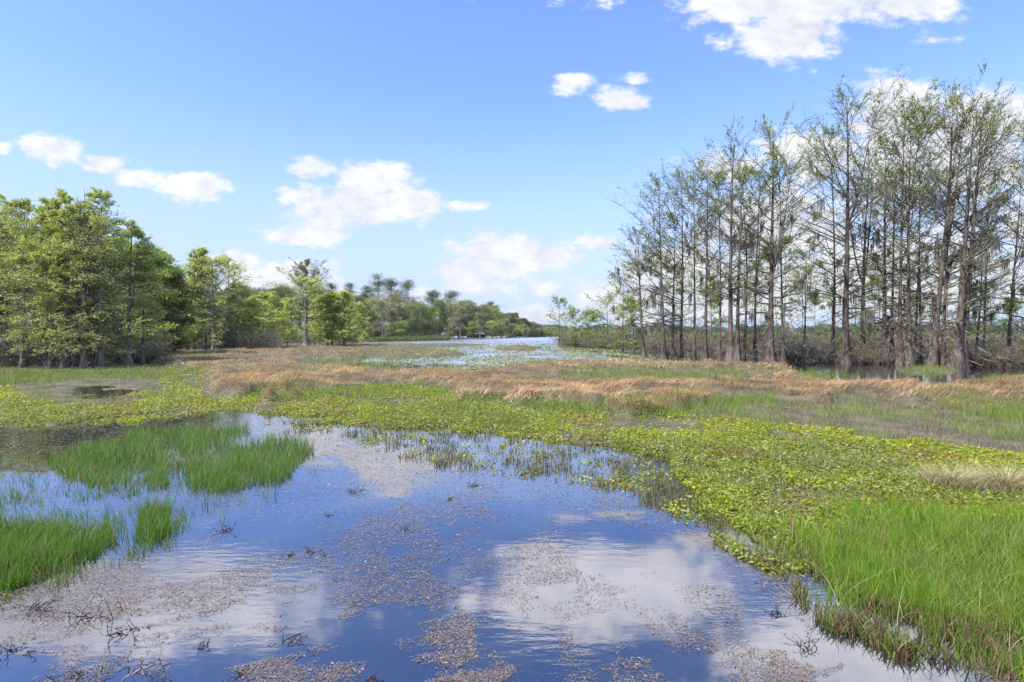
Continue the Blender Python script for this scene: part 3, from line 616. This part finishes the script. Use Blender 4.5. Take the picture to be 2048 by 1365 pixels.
        mesh_obj('crown', V, [F], M_leaf, np.repeat(cc, 4, 0), parent=root)
    if moss:
        k = int(moss); low = np.where(B[:, 3, 2] < H * .75)[0]
        if len(low):
            for c_ in r.choice(low, min(max(k // 22, 1), 22)):
                m_ = 24; f = np.clip(r.uniform(.3, .95) + r.uniform(-.06, .06, m_), 0, .99) * 5; j = f.astype(int).clip(0, 4); wq = (f - j)[:, None]
                base = B[c_, j] * (1 - wq) + B[c_, j + 1] * wq + r.normal(0, .10, (m_, 3)) * (1, 1, .3)
                V, Fs, per = blades(r, base, r.uniform(.5, 2.3) * r.uniform(.35, 1, m_), r.normal(0, .07, m_), r.normal(0, .07, m_), np.zeros(m_), r.uniform(.03, .08, m_), 3)
                V = V.reshape(m_, per, 3); V[..., 2] = 2 * base[:, None, 2] - V[..., 2]
                mesh_obj('spanish_moss', V.reshape(-1, 3), Fs, M_moss, np.repeat(tones(r, m_, [(.27, .25, .20), (.34, .30, .25), (.20, .17, .14)]), per, 0), parent=root)
    if skirt:
        n = int(skirt); a = r.uniform(0, 6.283, n); rad = r.uniform(.2, 2.2, n); z0 = r.uniform(1.2, 5.5, n) * (H / 26) ** .5
        base = np.stack([np.cos(a) * rad, np.sin(a) * rad, z0], 1)
        V, Fs, per = blades(r, base, r.uniform(.5, 1.7, n), r.normal(0, .6, n), r.normal(0, .6, n), r.uniform(0, .5, n), r.uniform(.012, .03, n), 4)
        V = V.reshape(n, per, 3); V[..., 2] = 2 * base[:, None, 2] - V[..., 2] + .25 * np.sin(np.linspace(0, 3, per))[None]; V[..., 2] = np.maximum(V[..., 2], .05)
        mesh_obj('drooping_twigs', V.reshape(-1, 3), Fs, M_moss, np.repeat(tones(r, n, [(.25, .20, .17), (.33, .28, .24), (.17, .12, .10)]), per, 0), parent=root)
    return root
ORD = ['first','second','third','fourth','fifth','sixth','seventh','eighth','ninth','tenth','eleventh','twelfth','thirteenth','fourteenth','fifteenth','sixteenth','seventeenth','eighteenth','nineteenth','twentieth',
 'twenty-first','twenty-second','twenty-third','twenty-fourth','twenty-fifth','twenty-sixth','twenty-seventh','twenty-eighth','twenty-ninth','thirtieth','thirty-first','thirty-second','thirty-third','thirty-fourth','thirty-fifth','thirty-sixth','thirty-seventh','thirty-eighth','thirty-ninth','fortieth','forty-first','forty-second','forty-third']
GR = [(.26, .31, .10), (.33, .39, .13), (.19, .23, .08), (.42, .46, .17), (.30, .23, .14)]; GRW = [.3, .28, .2, .12, .1]
# the stand on the right: base px, base row, top row, trunk width px at mid height, lean (px at top - px at base), fork, twin, look
RIGHT = [
 (1290,716,455,8,-18,0,0,'leaning dark'),(1328,719,350,9,-6,0,0,'dark mossy'),(1346,716,430,7,0,0,0,'short dead-topped'),(1360,717,345,8,6,0,0,'straight'),(1388,718,320,6,2,0,0,'very thin'),
 (1410,720,300,8,4,0,0,'slender'),(1440,721,335,6,-2,0,0,'thin bare'),(1462,725,268,13,2,0,1,'stout twin-trunked'),(1486,722,330,6,4,0,0,'narrow'),(1510,723,335,7,3,1,0,'forked'),
 (1540,726,240,15,6,1,0,'massive broad-crowned'),(1568,726,310,7,-10,0,0,'curving thin'),(1605,716,470,5,14,2,0,'short many-branched'),(1664,720,250,8,2,0,0,'dark straight'),(1690,726,175,16,2,1,0,'tallest thick'),
 (1726,722,300,11,6,2,0,'forking grey'),(1768,724,270,11,6,0,0,'sturdy'),(1784,722,330,8,2,0,0,'dark narrow'),(1800,730,160,10,4,1,0,'very tall pale-topped'),(1818,730,215,12,6,0,0,'thick mossy'),
 (1829,722,350,7,10,0,0,'right-leaning thin'),(1841,726,300,7,0,0,0,'grey slim'),(1865,732,150,13,32,1,0,'tall right-leaning with wide buttress'),(1885,732,200,9,16,0,0,'pale buttressed'),(1912,734,165,17,34,0,1,'great twin-trunked'),
 (1950,727,400,6,8,0,0,'short slim'),(1966,724,330,5,10,0,0,'wiry'),(2018,724,300,8,8,1,0,'leaning forked'),(2050,732,210,12,30,0,0,'edge-cut')]
for i, (bx, by, ty, tw, ln, fk, twn, look) in enumerate(RIGHT):
    x, y = to_xy(bx, by); px = y / FPX; H = (by - ty) * px * (.96 if bx < 1795 else .90)
    sw = .45 if bx > 1840 else (-.45 if bx < 1380 else 0)
    cypress('cypress_tree', (x, y, 0), f'{look} cypress, {ORD[i]} from the left in the right-hand stand', 'cypress tree', 'cypresses of the right-hand stand', 100 + i,
        H, tw * px * .5 * 1.02, hb=.16 if tw > 6 else .3, spread=(.26 if tw > 6 else .18) * (1.12 if sw else 1), el=(.05, 1.15), nb=int(32 + tw * 2.4), ntw=12, nlf=5.0, lsize=.14, cols=GR, wts=GRW,
        moss=100 + tw * 16, skirt=30 + tw * 5, leanx=ln * px / H, sweep=sw, fork=fk, twin=bool(twn), flare=2.1, lz=-.3)
# low spreading cypress at the left end of the stand, and small ones by the lake
SM = [(1118,690,600,3,'small lone cypress standing in lily water at the mouth of the lake'),(1152,696,622,2.5,'thin young cypress right of the lone lake-mouth cypress'),(1180,697,625,2,'wispy young cypress over the grey shrubs near the lake mouth'),
 (1215,700,590,3,'low feathery cypress before the right-hand stand'),(1245,706,560,4,'spreading moss-hung cypress at the left end of the stand'),(1268,708,600,3,'small drooping cypress beside the leaning dark trunk')]
for i, (bx, by, ty, tw, lab) in enumerate(SM):
    x, y = to_xy(bx, by); px = y / FPX; H = (by - ty) * px
    cypress('small_cypress', (x, y, 0), lab, 'cypress tree', None, 300 + i, H, tw * px * .5, hb=.1, spread=.36, el=(.0, .8), nb=44, ntw=9, nlf=9, lsize=.22, cols=GR, wts=GRW, moss=300 if i > 3 else 0, flare=1.6, envelope='open')

# the thin background trees behind the right-hand stand: light green, farther back
r = np.random.default_rng(77)
BG = sorted([(px_ + r.uniform(-12, 12), r.uniform(694, 704), r.uniform(470, 610)) for px_ in np.linspace(1320, 2120, 26)])
for i, (bx, by, ty) in enumerate(BG):
    x, y = to_xy(bx, by); px = y / FPX; H = (by - ty) * px
    cypress('slender_tree', (x, y, 0), f'pale green slender tree behind the big trunks, {ORD[i]} of the back row from the left', 'tree', 'slender back row behind the right-hand stand', 400 + i,
        H, .14, hb=.08, spread=.2, el=(.1, .8), nb=34, ntw=8, nlf=9, lsize=.26, cols=[(.20, .27, .06), (.28, .34, .09), (.15, .2, .05)], flare=1.3, bark=M_twig)

# left-hand cypresses, feathery light green
GL = [(.42, .47, .15), (.50, .54, .17), (.33, .38, .12), (.56, .56, .23), (.42, .37, .25)]; GLW = [.3, .3, .17, .15, .08]
LEFT = [(12,733,390,11,0,'bushy left-edge'),(45,738,420,8,0,'pale leaning'),(92,737,430,8,4,'dark-limbed'),(103,737,402,10,-3,'straight-trunked'),(128,738,415,8,6,'pale-trunked'),(137,736,388,9,0,'dense'),(152,736,400,9,4,'thick-based'),
 (168,738,372,11,0,'tallest twiggy-topped'),(186,732,440,7,0,'slim'),(201,737,380,9,2,'open-topped'),(256,734,445,14,6,'stout twin-limbed'),(285,732,520,7,4,'small end'),(-60,738,380,11,0,'out-reaching edge'),(-130,738,360,12,0,'wide')]
for i, (bx, by, ty, tw, ln, look) in enumerate(sorted(LEFT)):
    x, y = to_xy(bx, by); px = y / FPX; H = (by - ty) * px
    cypress('cypress_tree', (x, y, hz(x, y) - .05), f'{look} light green feathery cypress, {ORD[i]} from the left along the left bank', 'cypress tree', 'feathery cypresses on the left bank', 500 + i,
        H, tw * px * .5, hb=.15, spread=.27, el=(-.12, .75), nb=85, ntw=14, nlf=13, lsize=.095, cols=GL, wts=GLW, moss=0, skirt=50, leanx=ln * px / H, flare=1.7, bark=M_barkL, envelope='cone', feather=.9, fork=1 if tw > 10 else 0)
LEFT2 = [(372,702,560,5,'slim mid-bank'),(388,703,500,6,'tall tufted'),(404,703,498,6,'tallest tufted'),(412,702,520,5,'pale'),(426,704,520,8,'bare-crowned dark'),(458,702,525,5,'round-topped bare'),(472,701,572,7,'bright green spreading'),
 (340,712,540,6,'dense bright'),(318,716,505,7,'shaggy'),(503,700,600,4,'low yellow-green'),(547,694,590,5,'small dark-trunked'),(575,692,598,3,'low'),(525,697,588,4,'bushy'),(630,692,592,4,'narrow'),(715,693,612,4,'outlying'),(612,697,570,13,'multi-stemmed'),(640,694,600,4,'thin'),(655,696,590,7,'dark double'),
 (664,696,588,6,'short dark'),(688,696,590,7,'broad dark-trunked')]
for i, (bx, by, ty, tw, look) in enumerate(sorted(LEFT2)):
    x, y = to_xy(bx, by); px = y / FPX; H = (by - ty) * px
    bare = 'bare' in look or 'multi' in look
    cypress('cypress_tree', (x, y, hz(x, y) - .05), f'{look} cypress behind the golden grass, {ORD[i]} from the left in the middle group', 'cypress tree', 'middle cypresses behind the golden grass', 600 + i,
        H, tw * px * .42, hb=.12, spread=(.40 if bx > 500 else .30) if not 'tuft' in look else .18, el=(-.05, .8), nb=85, ntw=10, nlf=4 if bare else 13, lsize=.24, cols=GL, wts=GLW, skirt=120, flare=1.5, bark=M_barkL, envelope='open' if bare else 'cone', fork=2 if 'multi' in look else 0)

# round-crowned woodland trees
def broadleaf(name, loc, label, group, seed, H, W, cols, trunk_r=.25, n=5200, lsize=.5, lobes=16, base=.18, bark=None, cat='tree', open_=.0, lobew=.30):
    H = H * 1.10; r = np.random.default_rng(seed); root = empty(name, loc, label, cat, group)
    a = r.uniform(0, 6.283, lobes); q = r.random(lobes) ** .5; z = base + (1 - base) * r.uniform(.06, .82, lobes)
    env = np.maximum(np.sin(np.pi * np.clip((z - base) / (1 - base), .08, .95) ** .8), .62)
    C = np.stack([np.cos(a) * q * W / 2 * .72 * env, np.sin(a) * q * W / 2 * .72 * env, z * H], 1)
    C[0] = (0, 0, H * .72)
    RL = W * lobew * r.uniform(.6, 1.15, lobes)
    # limbs run from the trunk to each clump
    s = np.linspace(0, 1, 5)[None, :, None]; O = np.stack([np.zeros(lobes), np.zeros(lobes), np.clip(C[:, 2] - H * .25, H * .1, H)], 1)
    B = O[:, None] * (1 - s) + C[:, None] * s; B[..., 2] += 0; B = B + r.normal(0, .012 * H, B.shape) * (s > 0)
    parts = [tubes(B, np.linspace(trunk_r * .4, .03, 5)[None] * np.ones((lobes, 1)), 4)]
    P = np.stack([np.zeros(7), np.zeros(7), np.linspace(-.2, H * .85, 7)], 1) + r.normal(0, .008 * H, (7, 3)) * (1, 1, 0)
    parts.append(tubes(P[None], (trunk_r * np.array([1.5, 1, .85, .7, .5, .3, .1]))[None], 8))
    V, F, _ = merge(parts); mesh_obj('trunk', V, F, bark or M_twig, parent=root, smoothf=True)
    i = r.integers(0, lobes, n); d = randunit(r, n); d[:, 2] = np.where(r.random(n) < .6, np.abs(d[:, 2]), d[:, 2])
    rad = RL[i] * (.72 + .42 * fbm(d[:, 0] * 2 + i * 3.1, d[:, 2] * 2 + d[:, 1] * 1.7, seed % 89, 2)) * r.uniform(.55, 1.08, n)
    Cc = C[i] + d * rad[:, None] * (1, 1, .72); Cc[:, 2] = np.clip(Cc[:, 2], H * base * .4, H * 1.02)
    Nn = norm(d + r.normal(0, .55, (n, 3))); sz = lsize * r.uniform(.5, 1.4, n)
    V, F = diamonds(Cc, randunit(r, n), Nn, sz * 1.25, sz * .85)
    lt = tones(r, lobes, cols, None, .2)
    cc = lt[i] * (1 + r.uniform(-.25, .25, (n, 1)))
    mesh_obj('crown', V, [F], M_leaf, np.repeat(cc, 4, 0), parent=root)
    return root
def pine(name, loc, label, group, seed, H, W, lsize=.6):
    r = np.random.default_rng(seed); root = empty(name, loc, label, 'pine tree', group)
    nb = 34; O = np.zeros((nb, 3)); O[:, 2] = H * r.uniform(.36, .98, nb); az = r.uniform(0, 6.28, nb)
    L = W * .62 * np.interp(O[:, 2] / H, [.5, .72, 1], [.7, 1, .35]) * r.uniform(.6, 1.1, nb)
    B = branchset(r, O, az, r.uniform(0, .5, nb), L, r.uniform(0, .4, nb), 5, .1)
    P = np.stack([np.zeros(8), np.zeros(8), np.linspace(-.2, H * .98, 8)], 1) + r.normal(0, .004 * H, (8, 3)) * (1, 1, 0)
    V, F, _ = merge([tubes(B, np.linspace(.12, .03, 5)[None] * np.ones((nb, 1)), 4), tubes(P[None], np.linspace(.34, .08, 8)[None], 8)])
    mesh_obj('trunk', V, F, M_barkL, parent=root, smoothf=True)
    n = 8000; i = r.integers(0, nb, n); f = r.uniform(.6, 3.999, n); j = f.astype(int); wq = (f - j)[:, None]
    C = B[i, j] * (1 - wq) + B[i, j + 1] * wq + r.normal(0, 1, (n, 3)) * (W * .11, W * .11, W * .055)
    sz = lsize * r.uniform(.5, 1.3, n); V, F = diamonds(C, randunit(r, n), randunit(r, n), sz * 1.3, sz * .5)
    mesh_obj('crown', V, [F], M_leaf, np.repeat(tones(r, n, [(.09, .105, .035), (.12, .14, .045), (.17, .18, .06)]), 4, 0), parent=root)

# woodland behind the left bank
WOODC = {'bright green': [(.36, .42, .12), (.42, .48, .15), (.30, .36, .10)], 'mid green': [(.26, .31, .11), (.30, .34, .13), (.33, .36, .16)], 'dark green': [(.18, .22, .08), (.22, .26, .10)],
 'grey brown bare': [(.33, .28, .22), (.27, .23, .18), (.28, .29, .15)], 'yellow flowering': [(.34, .32, .06), (.26, .26, .06), (.38, .28, .08)], 'olive': [(.16, .17, .06), (.20, .20, .08), (.12, .14, .05)]}
r = np.random.default_rng(9)
BANK = [(-260,340,'bright green'),(-190,350,'mid green'),(-120,345,'bright green'),(-55,360,'mid green'),(5,372,'olive'),(50,402,'mid green'),(95,398,'bright green'),(135,405,'mid green'),(180,412,'bright green'),(215,440,'olive'),(250,470,'bright green'),(290,482,'mid green'),(318,500,'bright green'),(345,535,'olive')]
for i, (bx, ty, cn) in enumerate(sorted(BANK)):
    by = 714 + r.uniform(-3, 3); x, y = to_xy(bx, by); px = y / FPX; H = (by - ty) * px
    broadleaf('woodland_tree', (x, y, hz(x, y) - .1), f'{cn} leafy tree crowded behind the left cypresses, {ORD[i]} from the left', 'leafy trees behind the left cypresses', 700 + i, H, 105 * px * r.uniform(.9, 1.2), [tuple(min(c * 1.25, .6) for c in k) for k in WOODC[cn]], .22, 13000, .20, 44, .04, lobew=.20)
WOOD = [(455,582,'bright green'),(480,578,'olive'),(505,574,'mid green'),(530,578,'bright green'),(560,572,'mid green'),(370,585,'mid green'),(400,592,'olive'),(430,584,'mid green'),(385,612,'bright green'),(415,600,'mid green'),(450,590,'bright green'),(490,582,'mid green'),(515,580,'grey brown bare'),(545,573,'olive'),(575,572,'grey brown bare'),(600,586,'mid green'),(628,576,'dark green'),(655,578,'olive'),
 (690,588,'mid green'),(715,592,'dark green'),(735,598,'bright green'),(757,600,'grey brown bare'),(790,592,'yellow flowering'),(812,608,'mid green'),(835,604,'mid green'),(858,612,'bright green'),(880,600,'dark green'),(900,602,'bright green'),
 (918,612,'grey brown bare'),(935,603,'mid green'),(952,608,'dark green'),(970,613,'mid green'),(988,618,'bright green'),(1004,624,'mid green'),(1018,630,'dark green'),(1032,636,'mid green'),(1046,640,'olive'),(1058,645,'mid green'),(1072,649,'grey brown bare'),(1084,652,'mid green')]
for i, (bx, ty, cn) in enumerate(sorted(WOOD)):
    by = np.interp(bx, [380, 560, 700, 900, 1100], [690, 683, 679.5, 676, 673.5]); x, y = to_xy(bx, by); px = y / FPX; H = (by - ty) * px * (1.0 + .10 * r.uniform(0, 1))
    if cn == 'grey brown bare' and bx > 700: W_ = 40
    else: W_ = np.interp(bx, [380, 800, 900, 1100], [84, 70, 54, 34])
    broadleaf('woodland_tree', (x, y, .05), f'{cn} tree of the wood across the marsh, {ORD[i]} from the left', 'trees of the wood across the marsh', 800 + i, H, W_ * px * r.uniform(.95, 1.2), WOODC[cn], .3 * px / .2, 14000, px * 1.25, 46, .03, lobew=.20)
# lower front row of that wood, along its shore
FR = [(700,640,'grey brown bare'),(728,645,'bright green'),(752,640,'grey brown bare'),(776,648,'mid green'),(800,643,'bright green'),(826,618,'dark green'),(848,640,'olive'),(905,632,'grey brown bare'),(945,645,'mid green'),(965,640,'grey brown bare'),(985,640,'bright green'),(1003,645,'mid green'),(1022,650,'grey brown bare'),(1040,652,'bright green'),(1060,656,'olive'),(1080,658,'mid green'),(1100,657,'bright green')]
for i, (bx, ty, cn) in enumerate(FR):
    by = np.interp(bx, [700, 900, 1100], [681, 677.5, 674]); x, y = to_xy(bx, by); px = y / FPX; H = (by - ty) * px
    broadleaf('shore_tree', (x, y, .05), f'low {cn} tree edging the far wood, {ORD[i]} from the left', 'low trees at the edge of the far wood', 900 + i, H, 40 * px * r.uniform(.9, 1.2), WOODC[cn], .2 * px / .2, 4200, px * 1.5, 18, .02, lobew=.23)
for i, (bx, ty, wd_) in enumerate([(715,615,.32),(765,600,.36),(783,622,.3),(905,612,.34),(921,618,.3),(960,628,.3),(1012,640,.3),(1050,652,.3)]):
    by = np.interp(bx, [700, 900, 1100], [682, 678, 674.3]); x, y = to_xy(bx, by); px = y / FPX
    cypress('grey_tree', (x, y, 0), f'leafless grey branching tree before the far wood, {ORD[i]} bare one from the left', 'tree', 'leafless grey trees before the far wood', 950 + i, (by - ty) * px, 1.5 * px, hb=.22, spread=wd_,
        el=(.2, .9), nb=60, ntw=9, nlf=2.2, lsize=.6, cols=[(.36, .32, .22), (.30, .32, .15)], bark=M_twig, envelope='open', flare=1.05)
# taller bare-stemmed dome in front of the wood, the pines on the skyline
x, y = to_xy(612, 683.5); px = y / FPX
cypress('dome_tree', (x, y, 0), 'pale tall tree with airy domed crown rising above the wood', 'tree', None, 990, 152 * px, .4, hb=.5, spread=.34, el=(.55, 1.1), nb=60, ntw=10, nlf=7, lsize=.42, cols=WOODC['olive'], bark=M_barkL, fork=2, flare=1.2, envelope='open')
PINES = [(490,572,20,'round dark'),(662,568,26,'low rounded'),(700,566,22,'thin tall'),(733,572,24,'small hidden'),(757,552,34,'tallest broad'),(783,560,30,'middle'),(816,560,36,'wide right-leaning'),(865,581,26,'narrow shaggy'),(903,584,28,'bushy'),(982,606,22,'lone distant'),(1030,628,14,'tiny distant')]
for i, (bx, ty, wd, look) in enumerate(PINES):
    by = np.interp(bx, [380, 560, 700, 900, 1100], [688, 682, 679, 675.6, 673.3]); x, y = to_xy(bx, by); px = y / FPX
    pine('pine_tree', (x, y, .05), f'{look} dark pine on the skyline of the wood, {ORD[i]} pine from the left', 'pines on the skyline', 1000 + i, (by - ty) * px, wd * px * 1.45, px * 1.4)
# red bush, small boathouse and pale beach on the far shore
x, y = to_xy(862, 677.5)
broadleaf('red_bush', (x, y, .05), 'rust red flowering bush on the far shore', None, 1100, 8, 9, [(.30, .12, .09), (.26, .10, .08), (.28, .2, .10)], .1, 1800, .5, 9, .02, cat='bush', lobew=.3)
x, y = to_xy(925, 677.2)
broadleaf('orange_bush', (x, y, .05), 'faded orange brown bush right of the red one on the far shore', None, 1101, 9, 9, [(.38, .24, .12), (.30, .25, .09)], .1, 1800, .5, 9, .02, cat='bush', lobew=.3)
def box(x0, x1, y0, y1, z0, z1):
    V = np.array([(a, b, c) for c in (z0, z1) for b in (y0, y1) for a in (x0, x1)], float)
    return V, np.array([(0, 2, 3, 1), (4, 5, 7, 6), (0, 1, 5, 4), (2, 6, 7, 3), (0, 4, 6, 2), (1, 3, 7, 5)])
x, y = to_xy(952, 676.6); rt = empty('boathouse', (x, y, 0), 'small dark open boathouse with pale roof on the far shore', 'boathouse'); rt.scale = (.85, .85, .8)
M_wd = mat_plain('dark_wood', (.06, .05, .045)); M_rf = mat_plain('pale_roof', (.62, .60, .56)); M_sand = mat_plain('sand', (.62, .55, .42), .9, .1)
V, F, _ = merge([box(-7, 7, -2.5, 3, .5, .9), box(-6.8, -6.2, 2.4, 2.7, .9, 3.2), box(-6.8, 6.8, 2.71, 2.9, .9, 3.2)]); mesh_obj('deck', V, F, M_wd, parent=rt)
for k in np.linspace(-6.6, 6.6, 5):
    V, F = box(k - .15, k + .15, -2.4, -2.1, -.5, 3.3); mesh_obj('post', V, [F], M_wd, parent=rt)
V = np.array([(-7.6, -3.2, 3.2), (7.6, -3.2, 3.2), (7.6, 3.4, 3.2), (-7.6, 3.4, 3.2), (-6, .1, 4.4), (6, .1, 4.4)], float)
o = mesh_obj('roof', V, [np.array([(0, 1, 5, 4), (2, 3, 4, 5)]), np.array([(1, 2, 5), (3, 0, 4)]), np.array([(3, 2, 1, 0)])], M_rf, parent=rt)
xs, ys = to_xy(975, 675.2); n = 24; th = np.arange(n) * 2 * np.pi / n
top = np.stack([xs + np.cos(th) * 14, ys + np.sin(th) * 22, np.full(n, .45)], 1); bot = top * (1, 1, 0) + np.stack([np.cos(th) * 3, np.sin(th) * 4, np.full(n, -.1)], 1)
i0 = np.arange(n); mesh_obj('beach', np.concatenate([top, bot]), [np.stack([i0, (i0 + 1) % n, (i0 + 1) % n + n, i0 + n][::-1], 1), i0[None]], M_sand)
tag(bpy.data.objects['beach'], 'pale sandy landing on the far shore', 'beach', kind='structure')

# far tree line along the horizon: one distant mass
r = np.random.default_rng(60); nT = 420; tx = r.uniform(20, 1500, nT); tyy = r.uniform(640, 860, nT)
tx = np.where(np.arange(nT) < 300, r.uniform(10, 1000, nT), -r.uniform(-80, 1100, nT)); Ht = r.uniform(9, 15, nT) + np.clip((tx - 300) / 100, 0, 4)
n = nT * 260; i = np.repeat(np.arange(nT), 260); d = randunit(r, n)
C = np.stack([tx[i] + d[:, 0] * Ht[i] * .5, tyy[i] + d[:, 1] * Ht[i] * .5, Ht[i] * .52 + d[:, 2] * Ht[i] * .52], 1)
V, F = diamonds(C, randunit(r, n), norm(d + r.normal(0, .5, (n, 3))), r.uniform(1.2, 3, n), r.uniform(1, 2.2, n))
tag(mesh_obj('far_wood', V, [F], M_leaf, np.repeat(tones(r, nT, [(.14, .20, .07), (.18, .24, .09), (.11, .16, .06), (.22, .20, .13)])[i], 4, 0)), 'distant green tree line along the horizon beyond the water', 'far wood', kind='stuff')

# ------------------------------------------------------------ bare grey shrubs at the feet of both stands
def shrub(loc, label, group, seed, H, W, n=42, leafy=.3, tone=None, cols=None):
    r = np.random.default_rng(seed); root = empty('bare_shrub', loc, label, 'shrub', group)
    a = r.uniform(0, 6.283, n); O = np.stack([np.cos(a) * W * .3 * r.random(n), np.sin(a) * W * .22 * r.random(n), np.full(n, -.1)], 1)
    L = H * r.uniform(.6, 1.15, n); B = branchset(r, O, a, r.uniform(.75, 1.5, n), L, r.uniform(-1.3, -.1, n), 6, .2)
    m = 9; bi = np.repeat(np.arange(n), m); f = r.uniform(.2, 1, n * m) * 4.999; j = f.astype(int); wq = (f - j)[:, None]
    O2 = B[bi, j] * (1 - wq) + B[bi, j + 1] * wq
    T = branchset(r, O2, a[bi] + r.normal(0, 1, n * m), r.uniform(-.7, 1.0, n * m), H * r.uniform(.15, .45, n * m), r.normal(-.5, .6, n * m), 4, .25)
    V, F, _ = merge([tubes(B, np.linspace(.028, .010, 6)[None] * np.ones((n, 1)), 3), tubes(T, np.linspace(.014, .008, 4)[None] * np.ones((n * m, 1)), 3)])
    V[:, 2] = np.maximum(V[:, 2], -.1)
    mesh_obj('stems', V, F, M_twig, parent=root)
    k = int(n * m * (2 + 6 * leafy)); i = r.integers(0, n * m, k); j = r.integers(0, 4, k); sz = r.uniform(.06, .18, k)
    V, F = diamonds(T[i, j] + r.normal(0, .08, (k, 3)), randunit(r, k), randunit(r, k), sz * 1.4, sz * .5); V[:, 2] = np.maximum(V[:, 2], 0)
    mesh_obj('leaves', V, [F], M_leaf, np.repeat(tones(r, k, cols or [(.24, .19, .15), (.30, .25, .21), (.16, .18, .07), (.20, .25, .07)]), 4, 0), parent=root)
r = np.random.default_rng(21)
SR = sorted([(p + r.uniform(-8, 8), r.uniform(698, 712)) for p in np.linspace(1130, 2110, 34)])
for i, (bx, by) in enumerate(SR):
    by = min(by, np.interp(bx, [1130, 1280, 1400], [694, 703, 713])); x, y = to_xy(bx, by); px = y / FPX
    shrub((x, y, 0), f'grey twiggy shrub at the foot of the right-hand stand, {ORD[i]} shrub from the left', 'twiggy shrubs under the right-hand stand', 1200 + i, r.uniform(20, 46) * px, 48 * px, 50, r.uniform(.2, .9))
SR2 = [(1590,722),(1640,724),(1720,726),(1745,727),(1960,732),(2000,734),(2040,734),(2080,735)]
for i, (bx, by) in enumerate(SR2):
    x, y = to_xy(bx, by); px = y / FPX
    shrub((x, y, 0), f'drooping bare bush leaning over the dark water, {ORD[i]} of the front bushes from the left', 'drooping bushes over the dark water', 1260 + i, r.uniform(40, 58) * px, 48 * px, 60, .35)
SL = sorted([(p + r.uniform(-6, 6), r.uniform(722, 733)) for p in np.linspace(-160, 300, 16)] + [(p + r.uniform(-6, 6), r.uniform(697, 703)) for p in np.linspace(335, 530, 8)])
for i, (bx, by) in enumerate(SL):
    x, y = to_xy(bx, by); px = y / FPX
    shrub((x, y, hz(x, y)), f'grey brown bare bush under the left bank trees, {ORD[i]} bush from the left', 'bare bushes under the left bank trees', 1300 + i, r.uniform(38, 58) * px, 46 * px, 60, .5)
# dense low undergrowth closing the view under the stands
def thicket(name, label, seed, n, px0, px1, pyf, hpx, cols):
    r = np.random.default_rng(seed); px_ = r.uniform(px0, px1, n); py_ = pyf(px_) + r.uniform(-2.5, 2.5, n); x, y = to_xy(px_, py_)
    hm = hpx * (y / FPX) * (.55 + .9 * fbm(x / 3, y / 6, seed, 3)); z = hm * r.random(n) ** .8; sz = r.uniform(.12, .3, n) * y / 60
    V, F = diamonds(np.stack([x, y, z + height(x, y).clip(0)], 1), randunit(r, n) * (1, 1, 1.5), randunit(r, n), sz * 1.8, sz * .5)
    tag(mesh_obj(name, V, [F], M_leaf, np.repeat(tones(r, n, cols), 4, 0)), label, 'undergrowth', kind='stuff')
thicket('undergrowth', 'tangled brown and green undergrowth behind the right-hand stand', 5, 52000, 1120, 2300, lambda p: np.interp(p, [1120, 1300, 2300], [689, 698, 700]), 27, [(.26, .21, .17), (.34, .28, .24), (.22, .26, .09), (.33, .38, .14)])
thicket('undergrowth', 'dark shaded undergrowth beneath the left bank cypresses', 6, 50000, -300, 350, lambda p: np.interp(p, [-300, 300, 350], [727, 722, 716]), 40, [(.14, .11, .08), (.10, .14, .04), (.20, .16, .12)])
thicket('undergrowth', 'low brush along the foot of the wood across the marsh', 7, 40000, 330, 900, lambda p: np.interp(p, [330, 560, 900], [698, 685, 679]), 6, [(.20, .17, .12), (.14, .19, .05), (.18, .24, .07)])

# the air between here and the far wood
hx = bpy.data.materials.new('haze'); hx.use_nodes = True; t = hx.node_tree; t.nodes.clear()
pv = N(t, 'ShaderNodeVolumePrincipled'); pv.inputs['Color'].default_value = (.86, .90, .97, 1); pv.inputs['Density'].default_value = .00009; pv.inputs['Anisotropy'].default_value = .2
o = N(t, 'ShaderNodeOutputMaterial'); t.links.new(pv.outputs[0], o.inputs['Volume'])
V, F = box(-3200, 3200, -400, 3400, -2.0, 70)
tag(mesh_obj('haze', V, [F], hx), 'thin pale haze over the marsh', 'haze', kind='stuff')
sc.cycles.volume_bounces = 0
